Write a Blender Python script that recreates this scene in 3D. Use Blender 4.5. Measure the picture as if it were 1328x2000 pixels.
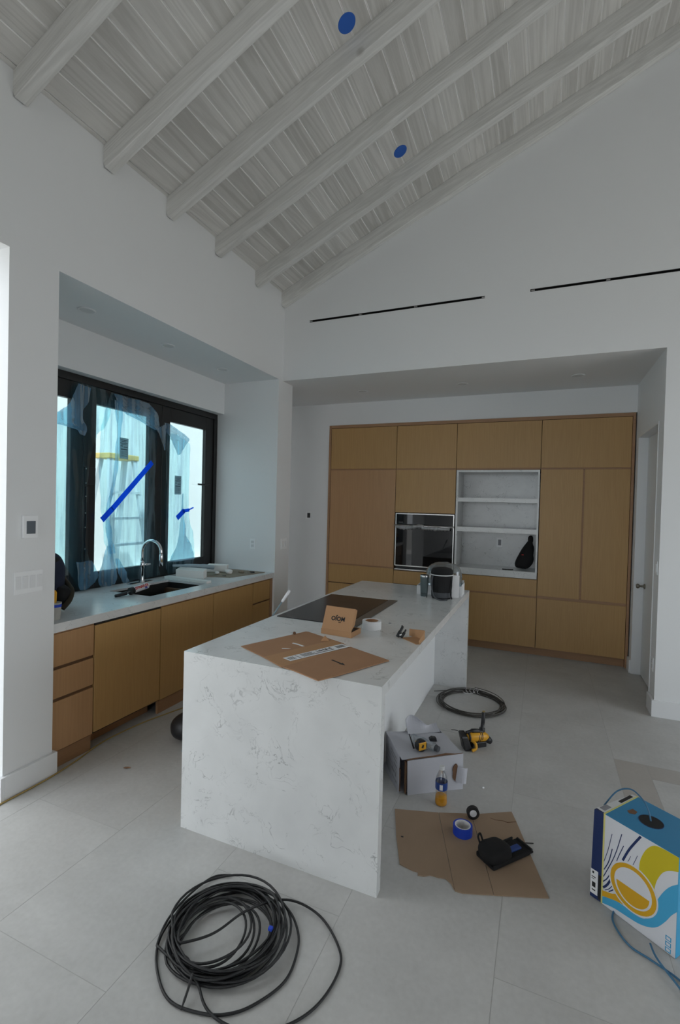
import bpy, bmesh, math, random
from mathutils import Vector, Matrix, noise as mnoise
random.seed(7)
PI = math.pi
for o in list(bpy.data.objects):
    bpy.data.objects.remove(o)
SC = bpy.context.scene
COL = SC.collection

# ------------------------------------------------------------------ camera
F_PX, YAW, PITCH, ROLL = 932.68, 0.4014, -0.0170, 0.0256
CAM = Vector((2.7045, -4.7718, 1.6905))
fwd = Vector((-math.sin(YAW) * math.cos(PITCH), math.cos(YAW) * math.cos(PITCH), math.sin(PITCH)))
rgt = Vector((math.cos(YAW), math.sin(YAW), 0))
upv = rgt.cross(fwd)
c_, s_ = math.cos(ROLL), math.sin(ROLL)
rgt, upv = c_ * rgt + s_ * upv, -s_ * rgt + c_ * upv
cam = bpy.data.cameras.new('camera')
cam.sensor_fit = 'VERTICAL'
cam.sensor_height = 24.0
cam.lens = F_PX * 24.0 / 2000.0
cam.clip_start = 0.02
camo = bpy.data.objects.new('camera', cam)
COL.objects.link(camo)
m = Matrix((rgt, upv, -fwd)).transposed().to_4x4()
m.translation = CAM
camo.matrix_world = m
SC.camera = camo

# ------------------------------------------------------------------ sky, exposure
w = bpy.data.worlds.new('sky')
SC.world = w
w.use_nodes = True
wn = w.node_tree
bg = wn.nodes['Background']
bg.inputs[0].default_value = (0.90, 0.965, 1.02, 1)      # even bright overcast sky
bg.inputs[1].default_value = 3.2
sun = bpy.data.lights.new('sun', 'SUN')
sun.energy = 7.0
sun.angle = 0.02
sun.color = (1.0, 0.96, 0.90)
suno = bpy.data.objects.new('sun', sun)
COL.objects.link(suno)
suno.rotation_euler = Vector((0.42, -0.45, 0.90)).to_track_quat('Z', 'Y').to_euler()
SC.view_settings.view_transform = 'Standard'
SC.view_settings.look = 'None'
SC.view_settings.gamma = 1.0
SC.view_settings.use_curve_mapping = False
SC.view_settings.exposure = -0.15


def portal(loc, rot, sx, sy):
    l = bpy.data.lights.new('sky_portal', 'AREA')
    l.shape = 'RECTANGLE'
    l.size, l.size_y = sx, sy
    l.cycles.is_portal = True
    o = bpy.data.objects.new('sky_portal', l)
    COL.objects.link(o)
    o.location = loc
    o.rotation_euler = rot


# ------------------------------------------------------------------ helpers
class MB:
    def __init__(self):
        self.v, self.f = [], []

    def add(self, vs, fs):
        n = len(self.v)
        self.v += [tuple(p) for p in vs]
        self.f += [tuple(i + n for i in f) for f in fs]
        return self

    def box(self, x0, x1, y0, y1, z0, z1):
        vs = [(x, y, z) for z in (z0, z1) for y in (y0, y1) for x in (x0, x1)]
        return self.add(vs, [(0, 2, 3, 1), (4, 5, 7, 6), (0, 1, 5, 4), (2, 6, 7, 3), (0, 4, 6, 2), (1, 3, 7, 5)])

    def hexa(self, p):   # 8 corners: bottom ring ccw, top ring ccw
        return self.add(p, [(3, 2, 1, 0), (4, 5, 6, 7), (0, 1, 5, 4), (1, 2, 6, 5), (2, 3, 7, 6), (3, 0, 4, 7)])

    def prism(self, poly, axis, lo, hi):
        def P(a, b, h):
            return {'z': (a, b, h), 'y': (a, h, b), 'x': (h, a, b)}[axis]
        n = len(poly)
        vs = [P(a, b, lo) for a, b in poly] + [P(a, b, hi) for a, b in poly]
        fs = [tuple(range(n - 1, -1, -1)), tuple(range(n, 2 * n))]
        fs += [(i, (i + 1) % n, n + (i + 1) % n, n + i) for i in range(n)]
        return self.add(vs, fs)

    def lathe(self, prof, n=20, c=(0, 0, 0), axis='z', caps=True):
        vs, fs = [], []
        for r, h in prof:
            for k in range(n):
                a = 2 * PI * k / n
                p = {'z': (r * math.cos(a), r * math.sin(a), h), 'x': (h, r * math.cos(a), r * math.sin(a)),
                     'y': (r * math.sin(a), h, r * math.cos(a))}[axis]
                vs.append((c[0] + p[0], c[1] + p[1], c[2] + p[2]))
        for i in range(len(prof) - 1):
            for k in range(n):
                fs.append((i * n + k, i * n + (k + 1) % n, (i + 1) * n + (k + 1) % n, (i + 1) * n + k))
        if caps:
            fs.append(tuple(range(n - 1, -1, -1)))
            fs.append(tuple(range((len(prof) - 1) * n, len(prof) * n)))
        return self.add(vs, fs)

    def tube(self, pts, r, n=8, closed=False):
        pts = [Vector(p) for p in pts]
        N = len(pts)
        rr = r if isinstance(r, (list, tuple)) else [r] * N
        vs, fs = [], []
        nrm = None
        for i, p in enumerate(pts):
            a = pts[(i - 1) % N] if (closed or i > 0) else p
            b = pts[(i + 1) % N] if (closed or i < N - 1) else p
            t = (b - a)
            if t.length < 1e-9:
                t = Vector((0, 0, 1))
            t.normalize()
            if nrm is None:
                nrm = t.orthogonal().normalized()
            nrm = (nrm - t * nrm.dot(t))
            if nrm.length < 1e-6:
                nrm = t.orthogonal()
            nrm.normalize()
            bn = t.cross(nrm)
            for k in range(n):
                an = 2 * PI * k / n
                vs.append(p + (nrm * math.cos(an) + bn * math.sin(an)) * rr[i])
        for i in range(N if closed else N - 1):
            j = (i + 1) % N
            for k in range(n):
                fs.append((i * n + k, i * n + (k + 1) % n, j * n + (k + 1) % n, j * n + k))
        if not closed:
            fs.append(tuple(range(n - 1, -1, -1)))
            fs.append(tuple(range((N - 1) * n, N * n)))
        return self.add(vs, fs)

    def cyl(self, a, b, r0, r1=None, n=16):
        return self.tube([a, b], [r0, r0 if r1 is None else r1], n)

    def grid(self, fn, nu, nv):
        vs = [fn(i / nu, j / nv) for j in range(nv + 1) for i in range(nu + 1)]
        fs = [(j * (nu + 1) + i, j * (nu + 1) + i + 1, (j + 1) * (nu + 1) + i + 1, (j + 1) * (nu + 1) + i)
              for j in range(nv) for i in range(nu)]
        return self.add(vs, fs)

    def blob(self, c, r, e=0.75, nz=0.08, fr=6.0, nu=28, nv=16, seed=0.0, shape=None):
        vs, fs = [], []

        def sg(x, p):
            return math.copysign(abs(x) ** p, x)
        for j in range(nv + 1):
            ph = -PI / 2 + PI * j / nv
            for i in range(nu):
                th = 2 * PI * i / nu
                p = Vector((sg(math.cos(ph), e) * sg(math.cos(th), e), sg(math.cos(ph), e) * sg(math.sin(th), e), sg(math.sin(ph), e)))
                if shape:
                    p = Vector(shape(p))
                q = Vector((p.x * r[0], p.y * r[1], p.z * r[2]))
                d = 1 + nz * mnoise.noise(q * fr + Vector((seed, seed * 2, seed * 3)))
                vs.append((c[0] + q.x * d, c[1] + q.y * d, c[2] + q.z * d))
        for j in range(nv):
            for i in range(nu):
                fs.append((j * nu + i, j * nu + (i + 1) % nu, (j + 1) * nu + (i + 1) % nu, (j + 1) * nu + i))
        return self.add(vs, fs)

    def build(self, name, mat, parent=None, world=True, smooth=False, bevel=0.0, solid=0.0, fix=True):
        me = bpy.data.meshes.new(name)
        off = parent.location if (parent is not None and world) else Vector((0, 0, 0))
        me.from_pydata([(a - off[0], b - off[1], c - off[2]) for a, b, c in self.v], [], self.f)
        me.validate()
        if fix:
            bm = bmesh.new()
            bm.from_mesh(me)
            bmesh.ops.recalc_face_normals(bm, faces=bm.faces)
            bm.to_mesh(me)
            bm.free()
        if smooth:
            for p in me.polygons:
                p.use_smooth = True
        me.materials.append(mat)
        return link(me, name, parent, bevel, solid)


def link(me, name, parent=None, bevel=0.0, solid=0.0):
    o = bpy.data.objects.new(name, me)
    COL.objects.link(o)
    if parent is not None:
        o.parent = parent
    if solid:
        md = o.modifiers.new('thickness', 'SOLIDIFY')
        md.thickness = solid
        md.offset = 0
    if bevel:
        md = o.modifiers.new('bevel', 'BEVEL')
        md.width = bevel
        md.segments = 2
        md.limit_method = 'ANGLE'
        md.angle_limit = 0.7
    return o


def thing(name, label, cat, loc=(0, 0, 0), rotz=0.0, group=None, kind=None):
    o = bpy.data.objects.new(name, None)
    o.empty_display_size = 0.05
    COL.objects.link(o)
    o.location = loc
    o.rotation_euler = (0, 0, rotz)
    return tag(o, label, cat, group, kind)


def tag(o, label=None, cat=None, group=None, kind=None):
    if label:
        o['label'] = label
    if cat:
        o['category'] = cat
    if group:
        o['group'] = group
    if kind:
        o['kind'] = kind
    return o


def part(name, mat, parent, fn, **kw):
    b = MB()
    fn(b)
    return b.build(name, mat, parent, **kw)


def text(name, s, size, mat, parent, mtx, depth=0.0004):
    cu = bpy.data.curves.new(name, 'FONT')
    cu.body = s
    cu.size = size
    cu.align_x = 'CENTER'
    cu.align_y = 'CENTER'
    cu.extrude = depth
    cu.offset = size * 0.035
    t = bpy.data.objects.new(name, cu)
    COL.objects.link(t)
    bpy.context.view_layer.update()
    me = bpy.data.meshes.new_from_object(t.evaluated_get(bpy.context.evaluated_depsgraph_get()))
    bpy.data.objects.remove(t)
    me.materials.clear()
    me.materials.append(mat)
    o = link(me, name, parent)
    o.matrix_local = mtx
    return o


def catmull(pts, n=8, closed=False):
    P = [Vector(p) for p in pts]
    out = []
    N = len(P)
    for i in range(N if closed else N - 1):
        p0 = P[(i - 1) % N] if (closed or i > 0) else P[0]
        p1, p2 = P[i], P[(i + 1) % N]
        p3 = P[(i + 2) % N] if (closed or i + 2 < N) else P[-1]
        for k in range(n):
            t = k / n
            out.append(0.5 * ((2 * p1) + (p2 - p0) * t + (2 * p0 - 5 * p1 + 4 * p2 - p3) * t * t + (3 * p1 - p0 - 3 * p2 + p3) * t ** 3))
    if not closed:
        out.append(P[-1])
    return out


def lerp(tab, x):
    if x <= tab[0][0]:
        return tab[0][1]
    for (a, b), (c, d) in zip(tab, tab[1:]):
        if x <= c:
            return b + (d - b) * (x - a) / (c - a)
    return tab[-1][1]


# ------------------------------------------------------------------ materials
def newmat(name):
    mt = bpy.data.materials.new(name)
    mt.use_nodes = True
    return mt, mt.node_tree.nodes, mt.node_tree.links, mt.node_tree.nodes['Principled BSDF']


def pm(name, col, rough=0.6, metal=0.0, var=0.08, scale=8.0, bump=0.0, bscale=60.0, coat=0.0, spec=None):
    """plain procedural material: colour with a little noise and optional fine relief"""
    mt, N, L, b = newmat(name)
    tc = N.new('ShaderNodeTexCoord')
    nz = N.new('ShaderNodeTexNoise')
    nz.inputs['Scale'].default_value = scale
    nz.inputs['Detail'].default_value = 4
    L.new(tc.outputs['Object'], nz.inputs['Vector'])
    mx = N.new('ShaderNodeMix')
    mx.data_type = 'RGBA'
    mx.inputs[6].default_value = tuple(c * (1 - var) for c in col) + (1,)
    mx.inputs[7].default_value = tuple(min(1, c * (1 + var)) for c in col) + (1,)
    L.new(nz.outputs['Fac'], mx.inputs[0])
    L.new(mx.outputs[2], b.inputs['Base Color'])
    b.inputs['Roughness'].default_value = rough
    b.inputs['Metallic'].default_value = metal
    if coat:
        b.inputs['Coat Weight'].default_value = coat
    if spec is not None:
        b.inputs['Specular IOR Level'].default_value = spec
    if bump:
        n2 = N.new('ShaderNodeTexNoise')
        n2.inputs['Scale'].default_value = bscale
        n2.inputs['Detail'].default_value = 3
        L.new(tc.outputs['Object'], n2.inputs['Vector'])
        bp = N.new('ShaderNodeBump')
        bp.inputs['Strength'].default_value = bump
        bp.inputs['Distance'].default_value = 0.004
        L.new(n2.outputs['Fac'], bp.inputs['Height'])
        L.new(bp.outputs['Normal'], b.inputs['Normal'])
    return mt


def ramp(N, pts):
    r = N.new('ShaderNodeValToRGB')
    e = r.color_ramp.elements
    while len(e) < len(pts):
        e.new(0.5)
    for i, (p, c) in enumerate(pts):
        e[i].position = p
        e[i].color = tuple(c) + (1,) if len(c) == 3 else c
    return r


def woodmat(name, dark, light, stretch, scale=9.0, rough=0.5, rnd=0.0, knots=False, fine=70.0, figure=0.45, famp=0.9):
    """straight wood grain; stretch = how much each axis is compressed"""
    mt, N, L, b = newmat(name)
    tc = N.new('ShaderNodeTexCoord')
    oi = N.new('ShaderNodeObjectInfo')
    off = N.new('ShaderNodeVectorMath')
    off.operation = 'SCALE'
    off.inputs[0].default_value = (13.7, 41.3, 27.9)
    L.new(oi.outputs['Random'], off.inputs['Scale'])
    ad = N.new('ShaderNodeVectorMath')
    ad.operation = 'ADD'
    L.new(tc.outputs['Object'], ad.inputs[0])
    L.new(off.outputs[0], ad.inputs[1])
    mp = N.new('ShaderNodeMapping')
    mp.inputs['Scale'].default_value = stretch
    L.new(ad.outputs[0], mp.inputs['Vector'])
    n1 = N.new('ShaderNodeTexNoise')
    n1.inputs['Scale'].default_value = scale
    n1.inputs['Detail'].default_value = 6
    n1.inputs['Distortion'].default_value = 1.2
    L.new(mp.outputs[0], n1.inputs['Vector'])
    n2 = N.new('ShaderNodeTexNoise')
    n2.inputs['Scale'].default_value = fine
    n2.inputs['Detail'].default_value = 2
    L.new(mp.outputs[0], n2.inputs['Vector'])
    # growth rings: sine of the low noise
    mu = N.new('ShaderNodeMath')
    mu.operation = 'MULTIPLY'
    mu.inputs[1].default_value = 42.0
    L.new(n1.outputs['Fac'], mu.inputs[0])
    sn = N.new('ShaderNodeMath')
    sn.operation = 'SINE'
    L.new(mu.outputs[0], sn.inputs[0])
    m1 = N.new('ShaderNodeMath')
    m1.operation = 'MULTIPLY_ADD'
    m1.inputs[1].default_value = figure * 0.5
    m1.inputs[2].default_value = 0.5
    L.new(sn.outputs[0], m1.inputs[0])
    m2 = N.new('ShaderNodeMath')
    m2.operation = 'MULTIPLY_ADD'
    m2.inputs[1].default_value = famp
    L.new(n2.outputs['Fac'], m2.inputs[0])
    L.new(m1.outputs[0], m2.inputs[2])
    m3 = N.new('ShaderNodeMath')
    m3.operation = 'MULTIPLY_ADD'
    m3.inputs[1].default_value = rnd
    L.new(oi.outputs['Random'], m3.inputs[0])
    L.new(m2.outputs[0], m3.inputs[2])
    m4 = N.new('ShaderNodeMath')
    m4.operation = 'SUBTRACT'
    m4.inputs[1].default_value = famp / 2 + rnd / 2
    L.new(m3.outputs[0], m4.inputs[0])
    mx = N.new('ShaderNodeMix')
    mx.data_type = 'RGBA'
    mx.inputs[6].default_value = tuple(dark) + (1,)
    mx.inputs[7].default_value = tuple(light) + (1,)
    L.new(m4.outputs[0], mx.inputs[0])
    out = mx.outputs[2]
    if knots:
        vo = N.new('ShaderNodeTexVoronoi')
        vo.inputs['Scale'].default_value = 1.5
        L.new(ad.outputs[0], vo.inputs['Vector'])
        rp = ramp(N, [(0.0, (0.42, 0.40, 0.38)), (0.025, (0.60, 0.58, 0.55)), (0.06, (1, 1, 1))])
        L.new(vo.outputs['Distance'], rp.inputs[0])
        mk = N.new('ShaderNodeMix')
        mk.data_type = 'RGBA'
        mk.blend_type = 'MULTIPLY'
        mk.inputs[0].default_value = 0.8
        L.new(out, mk.inputs[6])
        L.new(rp.outputs[0], mk.inputs[7])
        out = mk.outputs[2]
    L.new(out, b.inputs['Base Color'])
    b.inputs['Roughness'].default_value = rough
    bp = N.new('ShaderNodeBump')
    bp.inputs['Strength'].default_value = 0.08
    bp.inputs['Distance'].default_value = 0.002
    L.new(m2.outputs[0], bp.inputs['Height'])
    L.new(bp.outputs['Normal'], b.inputs['Normal'])
    return mt


def quartz():
    mt, N, L, b = newmat('white_quartz')
    tc = N.new('ShaderNodeTexCoord')
    wp = N.new('ShaderNodeTexNoise')
    wp.inputs['Scale'].default_value = 5.0
    wp.inputs['Detail'].default_value = 3
    L.new(tc.outputs['Object'], wp.inputs['Vector'])
    va = N.new('ShaderNodeVectorMath')
    va.operation = 'MULTIPLY_ADD'
    va.inputs[1].default_value = (0.25, 0.25, 0.25)
    L.new(wp.outputs['Color'], va.inputs[0])
    L.new(tc.outputs['Object'], va.inputs[2])
    n1 = N.new('ShaderNodeTexNoise')
    n1.inputs['Scale'].default_value = 6.0
    n1.inputs['Detail'].default_value = 4
    n1.inputs['Roughness'].default_value = 0.62
    n1.inputs['Distortion'].default_value = 1.0
    L.new(va.outputs[0], n1.inputs['Vector'])
    s = N.new('ShaderNodeMath')
    s.operation = 'SUBTRACT'
    s.inputs[1].default_value = 0.5
    L.new(n1.outputs['Fac'], s.inputs[0])
    a = N.new('ShaderNodeMath')
    a.operation = 'ABSOLUTE'
    L.new(s.outputs[0], a.inputs[0])
    rp = ramp(N, [(0.0, (1, 1, 1)), (0.004, (0.6, 0.6, 0.6)), (0.012, (0, 0, 0))])
    L.new(a.outputs[0], rp.inputs[0])
    n2 = N.new('ShaderNodeTexNoise')
    n2.inputs['Scale'].default_value = 9.0
    n2.inputs['Detail'].default_value = 3
    L.new(tc.outputs['Object'], n2.inputs['Vector'])
    rm = ramp(N, [(0.42, (0, 0, 0)), (0.70, (1, 1, 1))])
    L.new(n2.outputs['Fac'], rm.inputs[0])
    mu = N.new('ShaderNodeMath')
    mu.operation = 'MULTIPLY'
    L.new(rp.outputs[0], mu.inputs[0])
    L.new(rm.outputs[0], mu.inputs[1])
    n3 = N.new('ShaderNodeTexNoise')
    n3.inputs['Scale'].default_value = 6.0
    n3.inputs['Detail'].default_value = 6
    L.new(tc.outputs['Object'], n3.inputs['Vector'])
    mb = N.new('ShaderNodeMix')
    mb.data_type = 'RGBA'
    mb.inputs[6].default_value = (0.68, 0.69, 0.69, 1)
    mb.inputs[7].default_value = (0.85, 0.86, 0.86, 1)
    L.new(n3.outputs['Fac'], mb.inputs[0])
    mx = N.new('ShaderNodeMix')
    mx.data_type = 'RGBA'
    L.new(mb.outputs[2], mx.inputs[6])
    mx.inputs[7].default_value = (0.34, 0.35, 0.35, 1)
    L.new(mu.outputs[0], mx.inputs[0])
    L.new(mx.outputs[2], b.inputs['Base Color'])
    b.inputs['Roughness'].default_value = 0.22
    return mt


def tilemat(name, c0, c1):
    mt, N, L, b = newmat(name)
    tc = N.new('ShaderNodeTexCoord')
    oi = N.new('ShaderNodeObjectInfo')
    sc = N.new('ShaderNodeVectorMath')
    sc.operation = 'SCALE'
    sc.inputs[0].default_value = (17.1, 9.3, 0)
    L.new(oi.outputs['Random'], sc.inputs['Scale'])
    ad = N.new('ShaderNodeVectorMath')
    ad.operation = 'ADD'
    L.new(tc.outputs['Object'], ad.inputs[0])
    L.new(sc.outputs[0], ad.inputs[1])
    n1 = N.new('ShaderNodeTexNoise')
    n1.inputs['Scale'].default_value = 3.0
    n1.inputs['Detail'].default_value = 8
    n1.inputs['Roughness'].default_value = 0.65
    L.new(ad.outputs[0], n1.inputs['Vector'])
    n2 = N.new('ShaderNodeTexNoise')
    n2.inputs['Scale'].default_value = 45.0
    n2.inputs['Detail'].default_value = 4
    L.new(ad.outputs[0], n2.inputs['Vector'])
    m1 = N.new('ShaderNodeMath')
    m1.operation = 'MULTIPLY_ADD'
    m1.inputs[1].default_value = 0.5
    L.new(n2.outputs['Fac'], m1.inputs[0])
    m0 = N.new('ShaderNodeMath')
    m0.operation = 'MULTIPLY'
    m0.inputs[1].default_value = 1.1
    L.new(n1.outputs['Fac'], m0.inputs[0])
    L.new(m0.outputs[0], m1.inputs[2])
    m2 = N.new('ShaderNodeMath')
    m2.operation = 'SUBTRACT'
    m2.inputs[1].default_value = 0.32
    L.new(m1.outputs[0], m2.inputs[0])
    mx = N.new('ShaderNodeMix')
    mx.data_type = 'RGBA'
    mx.inputs[6].default_value = tuple(c0) + (1,)
    mx.inputs[7].default_value = tuple(c1) + (1,)
    L.new(m2.outputs[0], mx.inputs[0])
    # scattered dirt specks and scuffs
    n4 = N.new('ShaderNodeTexNoise')
    n4.inputs['Scale'].default_value = 16.0
    n4.inputs['Detail'].default_value = 7
    n4.inputs['Roughness'].default_value = 0.75
    L.new(ad.outputs[0], n4.inputs['Vector'])
    rd = ramp(N, [(0.70, (1, 1, 1)), (0.80, (0.62, 0.58, 0.54))])
    L.new(n4.outputs['Fac'], rd.inputs[0])
    md = N.new('ShaderNodeMix')
    md.data_type = 'RGBA'
    md.blend_type = 'MULTIPLY'
    md.inputs[0].default_value = 0.8
    L.new(mx.outputs[2], md.inputs[6])
    L.new(rd.outputs[0], md.inputs[7])
    L.new(md.outputs[2], b.inputs['Base Color'])
    b.inputs['Roughness'].default_value = 0.55
    b.inputs['Specular IOR Level'].default_value = 0.35
    return mt


def clear(name, tint, gloss_rough=0.02, refl=0.06, diffuse=None, dfac=0.0, trans=None):
    """thin see-through sheet: tinted transparency, a little gloss, optional milky body"""
    mt, N, L, b = newmat(name)
    N.remove(b)
    out = N['Material Output']
    tr = N.new('ShaderNodeBsdfTransparent')
    tr.inputs[0].default_value = tuple(tint) + (1,)
    gl = N.new('ShaderNodeBsdfGlossy')
    gl.inputs[0].default_value = (0.9, 0.95, 1, 1)
    gl.inputs['Roughness'].default_value = gloss_rough
    lw = N.new('ShaderNodeLayerWeight')
    lw.inputs[0].default_value = 0.3
    m0 = N.new('ShaderNodeMath')
    m0.operation = 'MULTIPLY_ADD'
    m0.inputs[1].default_value = refl * 6
    m0.inputs[2].default_value = refl
    L.new(lw.outputs['Fresnel'], m0.inputs[0])
    sh = tr.outputs[0]
    if dfac:
        d = N.new('ShaderNodeBsdfDiffuse')
        d.inputs[0].default_value = tuple(diffuse) + (1,)
        t2 = N.new('ShaderNodeBsdfTranslucent')
        t2.inputs[0].default_value = tuple(trans or diffuse) + (1,)
        a1 = N.new('ShaderNodeMixShader')
        a1.inputs[0].default_value = 0.5
        L.new(d.outputs[0], a1.inputs[1])
        L.new(t2.outputs[0], a1.inputs[2])
        tc = N.new('ShaderNodeTexCoord')
        mp = N.new('ShaderNodeMapping')
        mp.inputs['Scale'].default_value = (4, 16, 1.0)
        L.new(tc.outputs['Object'], mp.inputs['Vector'])
        nz = N.new('ShaderNodeTexNoise')
        nz.inputs['Scale'].default_value = 1.6
        nz.inputs['Detail'].default_value = 5
        L.new(mp.outputs[0], nz.inputs['Vector'])
        mf = N.new('ShaderNodeMath')
        mf.operation = 'MULTIPLY_ADD'
        mf.inputs[1].default_value = dfac * 1.4
        mf.inputs[2].default_value = dfac * 0.3
        L.new(nz.outputs['Fac'], mf.inputs[0])
        tv = N.new('ShaderNodeMix')          # wrinkles make the sheet locally denser
        tv.data_type = 'RGBA'
        tv.inputs[6].default_value = tuple(c * 0.74 for c in tint) + (1,)
        tv.inputs[7].default_value = tuple(min(1, c * 1.1) for c in tint) + (1,)
        rw = ramp(N, [(0.32, (0, 0, 0)), (0.55, (1, 1, 1))])
        L.new(nz.outputs['Fac'], rw.inputs[0])
        L.new(rw.outputs[0], tv.inputs[0])
        L.new(tv.outputs[2], tr.inputs[0])
        a2 = N.new('ShaderNodeMixShader')
        L.new(mf.outputs[0], a2.inputs[0])
        L.new(sh, a2.inputs[1])
        L.new(a1.outputs[0], a2.inputs[2])
        sh = a2.outputs[0]
    ms = N.new('ShaderNodeMixShader')
    L.new(m0.outputs[0], ms.inputs[0])
    L.new(sh, ms.inputs[1])
    L.new(gl.outputs[0], ms.inputs[2])
    L.new(ms.outputs[0], out.inputs['Surface'])
    return mt


M_wall = pm('white_wall_paint', (0.845, 0.855, 0.86), 0.55, var=0.012, scale=1.5, bump=0.03, bscale=220)
M_trim = pm('white_trim_paint', (0.84, 0.85, 0.86), 0.35, var=0.01)
M_plate = pm('white_plastic', (0.93, 0.94, 0.95), 0.3, var=0.01)
M_ext = pm('exterior_stucco', (0.80, 0.80, 0.78), 0.8, var=0.10, scale=1.1, bump=0.2, bscale=40)
M_patio = pm('patio_pavers', (0.30, 0.295, 0.28), 0.8, var=0.08, scale=2)
M_ceilback = pm('ceiling_backing', (0.62, 0.61, 0.58), 0.8, var=0.04)
M_plank = woodmat('whitewashed_plank', (0.53, 0.515, 0.485), (0.78, 0.765, 0.735), (6.0, 0.33, 6.0), scale=0.9, rough=0.7, rnd=0.55, fine=26, figure=0.40, famp=0.40)
M_groove = pm('pale_groove_stain', (0.93, 0.92, 0.90), 0.7, var=0.04)
M_beam = woodmat('whitewashed_beam', (0.60, 0.595, 0.57), (0.84, 0.835, 0.81), (0.5, 6.0, 6.0), scale=1.2, rough=0.7, rnd=0.3, knots=True, fine=12, figure=0.35, famp=0.8)
M_oak = woodmat('oak_veneer', (0.44, 0.255, 0.095), (0.56, 0.345, 0.138), (26.0, 26.0, 0.7), scale=0.9, rough=0.42, rnd=0.10, fine=5, figure=0.22, famp=0.55)
M_oak2 = woodmat('red_oak_veneer', (0.44, 0.245, 0.115), (0.56, 0.33, 0.165), (26.0, 26.0, 0.5), scale=0.9, rough=0.42, rnd=0.10, fine=5, figure=0.22, famp=0.55)
M_oakh = woodmat('oak_edge', (0.34, 0.185, 0.095), (0.43, 0.245, 0.13), (0.7, 0.7, 26.0), scale=0.9, rough=0.45, rnd=0.05, fine=7, figure=0.2)
M_oakdark = pm('oak_groove', (0.16, 0.085, 0.045), 0.6, var=0.1)
M_quartz = quartz()
M_tile = tilemat('concrete_look_tile', (0.45, 0.445, 0.43), (0.655, 0.65, 0.635))
M_tiled = tilemat('taupe_border_tile', (0.42, 0.395, 0.365), (0.52, 0.49, 0.455))
M_grout = pm('grout', (0.46, 0.455, 0.44), 0.9, var=0.05)
M_blackfr = pm('black_bronze_frame', (0.012, 0.011, 0.011), 0.38, var=0.1)
M_blackm = pm('black_plastic', (0.014, 0.014, 0.016), 0.42, var=0.1)
M_blackrub = pm('black_rubber', (0.012, 0.012, 0.012), 0.62, var=0.15, bump=0.2, bscale=300)
M_slot = pm('black_slot', (0.006, 0.006, 0.006), 0.7, var=0.1)
M_steel = pm('brushed_steel', (0.62, 0.62, 0.61), 0.28, 1.0, var=0.05)
M_chrome = pm('chrome', (0.80, 0.80, 0.82), 0.06, 1.0, var=0.01)
M_nickel = pm('dark_nickel', (0.28, 0.26, 0.22), 0.3, 1.0, var=0.05)
M_brass = pm('brass', (0.55, 0.42, 0.2), 0.3, 1.0, var=0.05)
M_ovglass = pm('black_oven_glass', (0.004, 0.004, 0.005), 0.03, var=0.05, spec=0.42)
M_ckglass = pm('cooktop_glass', (0.022, 0.022, 0.024), 0.2, var=0.3, scale=5, spec=0.16)
M_vent = pm('downdraft_grey', (0.17, 0.165, 0.155), 0.35, 0.5, var=0.08)
M_sink = pm('black_granite_sink', (0.02, 0.019, 0.018), 0.5, var=0.2, scale=80)
M_glass = clear('tinted_window_glass', (0.64, 0.72, 0.74), 0.01, 0.02)
M_film = clear('blue_protective_film', (0.64, 0.88, 1.0), 0.25, 0.014, (0.15, 0.27, 0.38), 0.07, (0.30, 0.68, 0.98))
M_filmt = clear('blue_film_fold', (0.56, 0.82, 0.96), 0.22, 0.04, (0.28, 0.56, 0.85), 0.36, (0.30, 0.66, 0.96))
M_bubble = clear('clear_plastic', (0.82, 0.84, 0.84), 0.10, 0.10, (0.6, 0.6, 0.6), 0.22)
M_crinkle = clear('crinkled_wrap', (0.8, 0.82, 0.82), 0.12, 0.10, (0.75, 0.75, 0.76), 0.65)
M_rollfilm = pm('pale_blue_plastic', (0.36, 0.47, 0.53), 0.35, var=0.12, scale=30)
M_bluetape = pm('blue_painters_tape', (0.012, 0.055, 0.50), 0.6, var=0.06)
M_wtape, _N, _L, _b = newmat('backlit_blue_tape')
_t = _N.new('ShaderNodeBsdfTranslucent')
_t.inputs[0].default_value = (0.05, 0.32, 1.0, 1)
_m = _N.new('ShaderNodeMixShader')
_m.inputs[0].default_value = 0.75
_b.inputs['Base Color'].default_value = (0.015, 0.09, 0.62, 1)
_b.inputs['Roughness'].default_value = 0.6
_L.new(_b.outputs[0], _m.inputs[1])
_L.new(_t.outputs[0], _m.inputs[2])
_L.new(_m.outputs[0], _N['Material Output'].inputs['Surface'])
M_bluedisc = pm('blue_disc', (0.02, 0.12, 0.50), 0.55, var=0.05)
M_label = pm('grey_sticker', (0.72, 0.75, 0.77), 0.6, var=0.05)
M_ink = pm('black_ink', (0.012, 0.012, 0.013), 0.7, var=0.1)
M_paper = pm('white_paper', (0.82, 0.82, 0.83), 0.7, var=0.02)
M_card = pm('brown_cardboard', (0.40, 0.215, 0.115), 0.8, var=0.10, scale=6, bump=0.06, bscale=90)
M_cardlt = pm('light_kraft_card', (0.46, 0.255, 0.125), 0.75, var=0.05, scale=6)
M_cardfl = pm('worn_cardboard', (0.35, 0.245, 0.165), 0.85, var=0.13, scale=5, bump=0.05, bscale=90)
M_carddk = pm('cardboard_edge', (0.17, 0.09, 0.05), 0.9, var=0.2)
M_white = pm('white_card', (0.52, 0.525, 0.57), 0.7, var=0.04, scale=3)
M_foam = pm('white_foam', (0.88, 0.87, 0.84), 0.85, var=0.02, bump=0.15, bscale=120)
M_greyprint = pm('grey_print', (0.30, 0.30, 0.32), 0.7, var=0.1)
M_yellow = pm('tool_yellow', (0.72, 0.36, 0.02), 0.4, var=0.06)
M_navy = pm('navy_fabric', (0.012, 0.018, 0.04), 0.9, var=0.25, bump=0.3, bscale=200)
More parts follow.
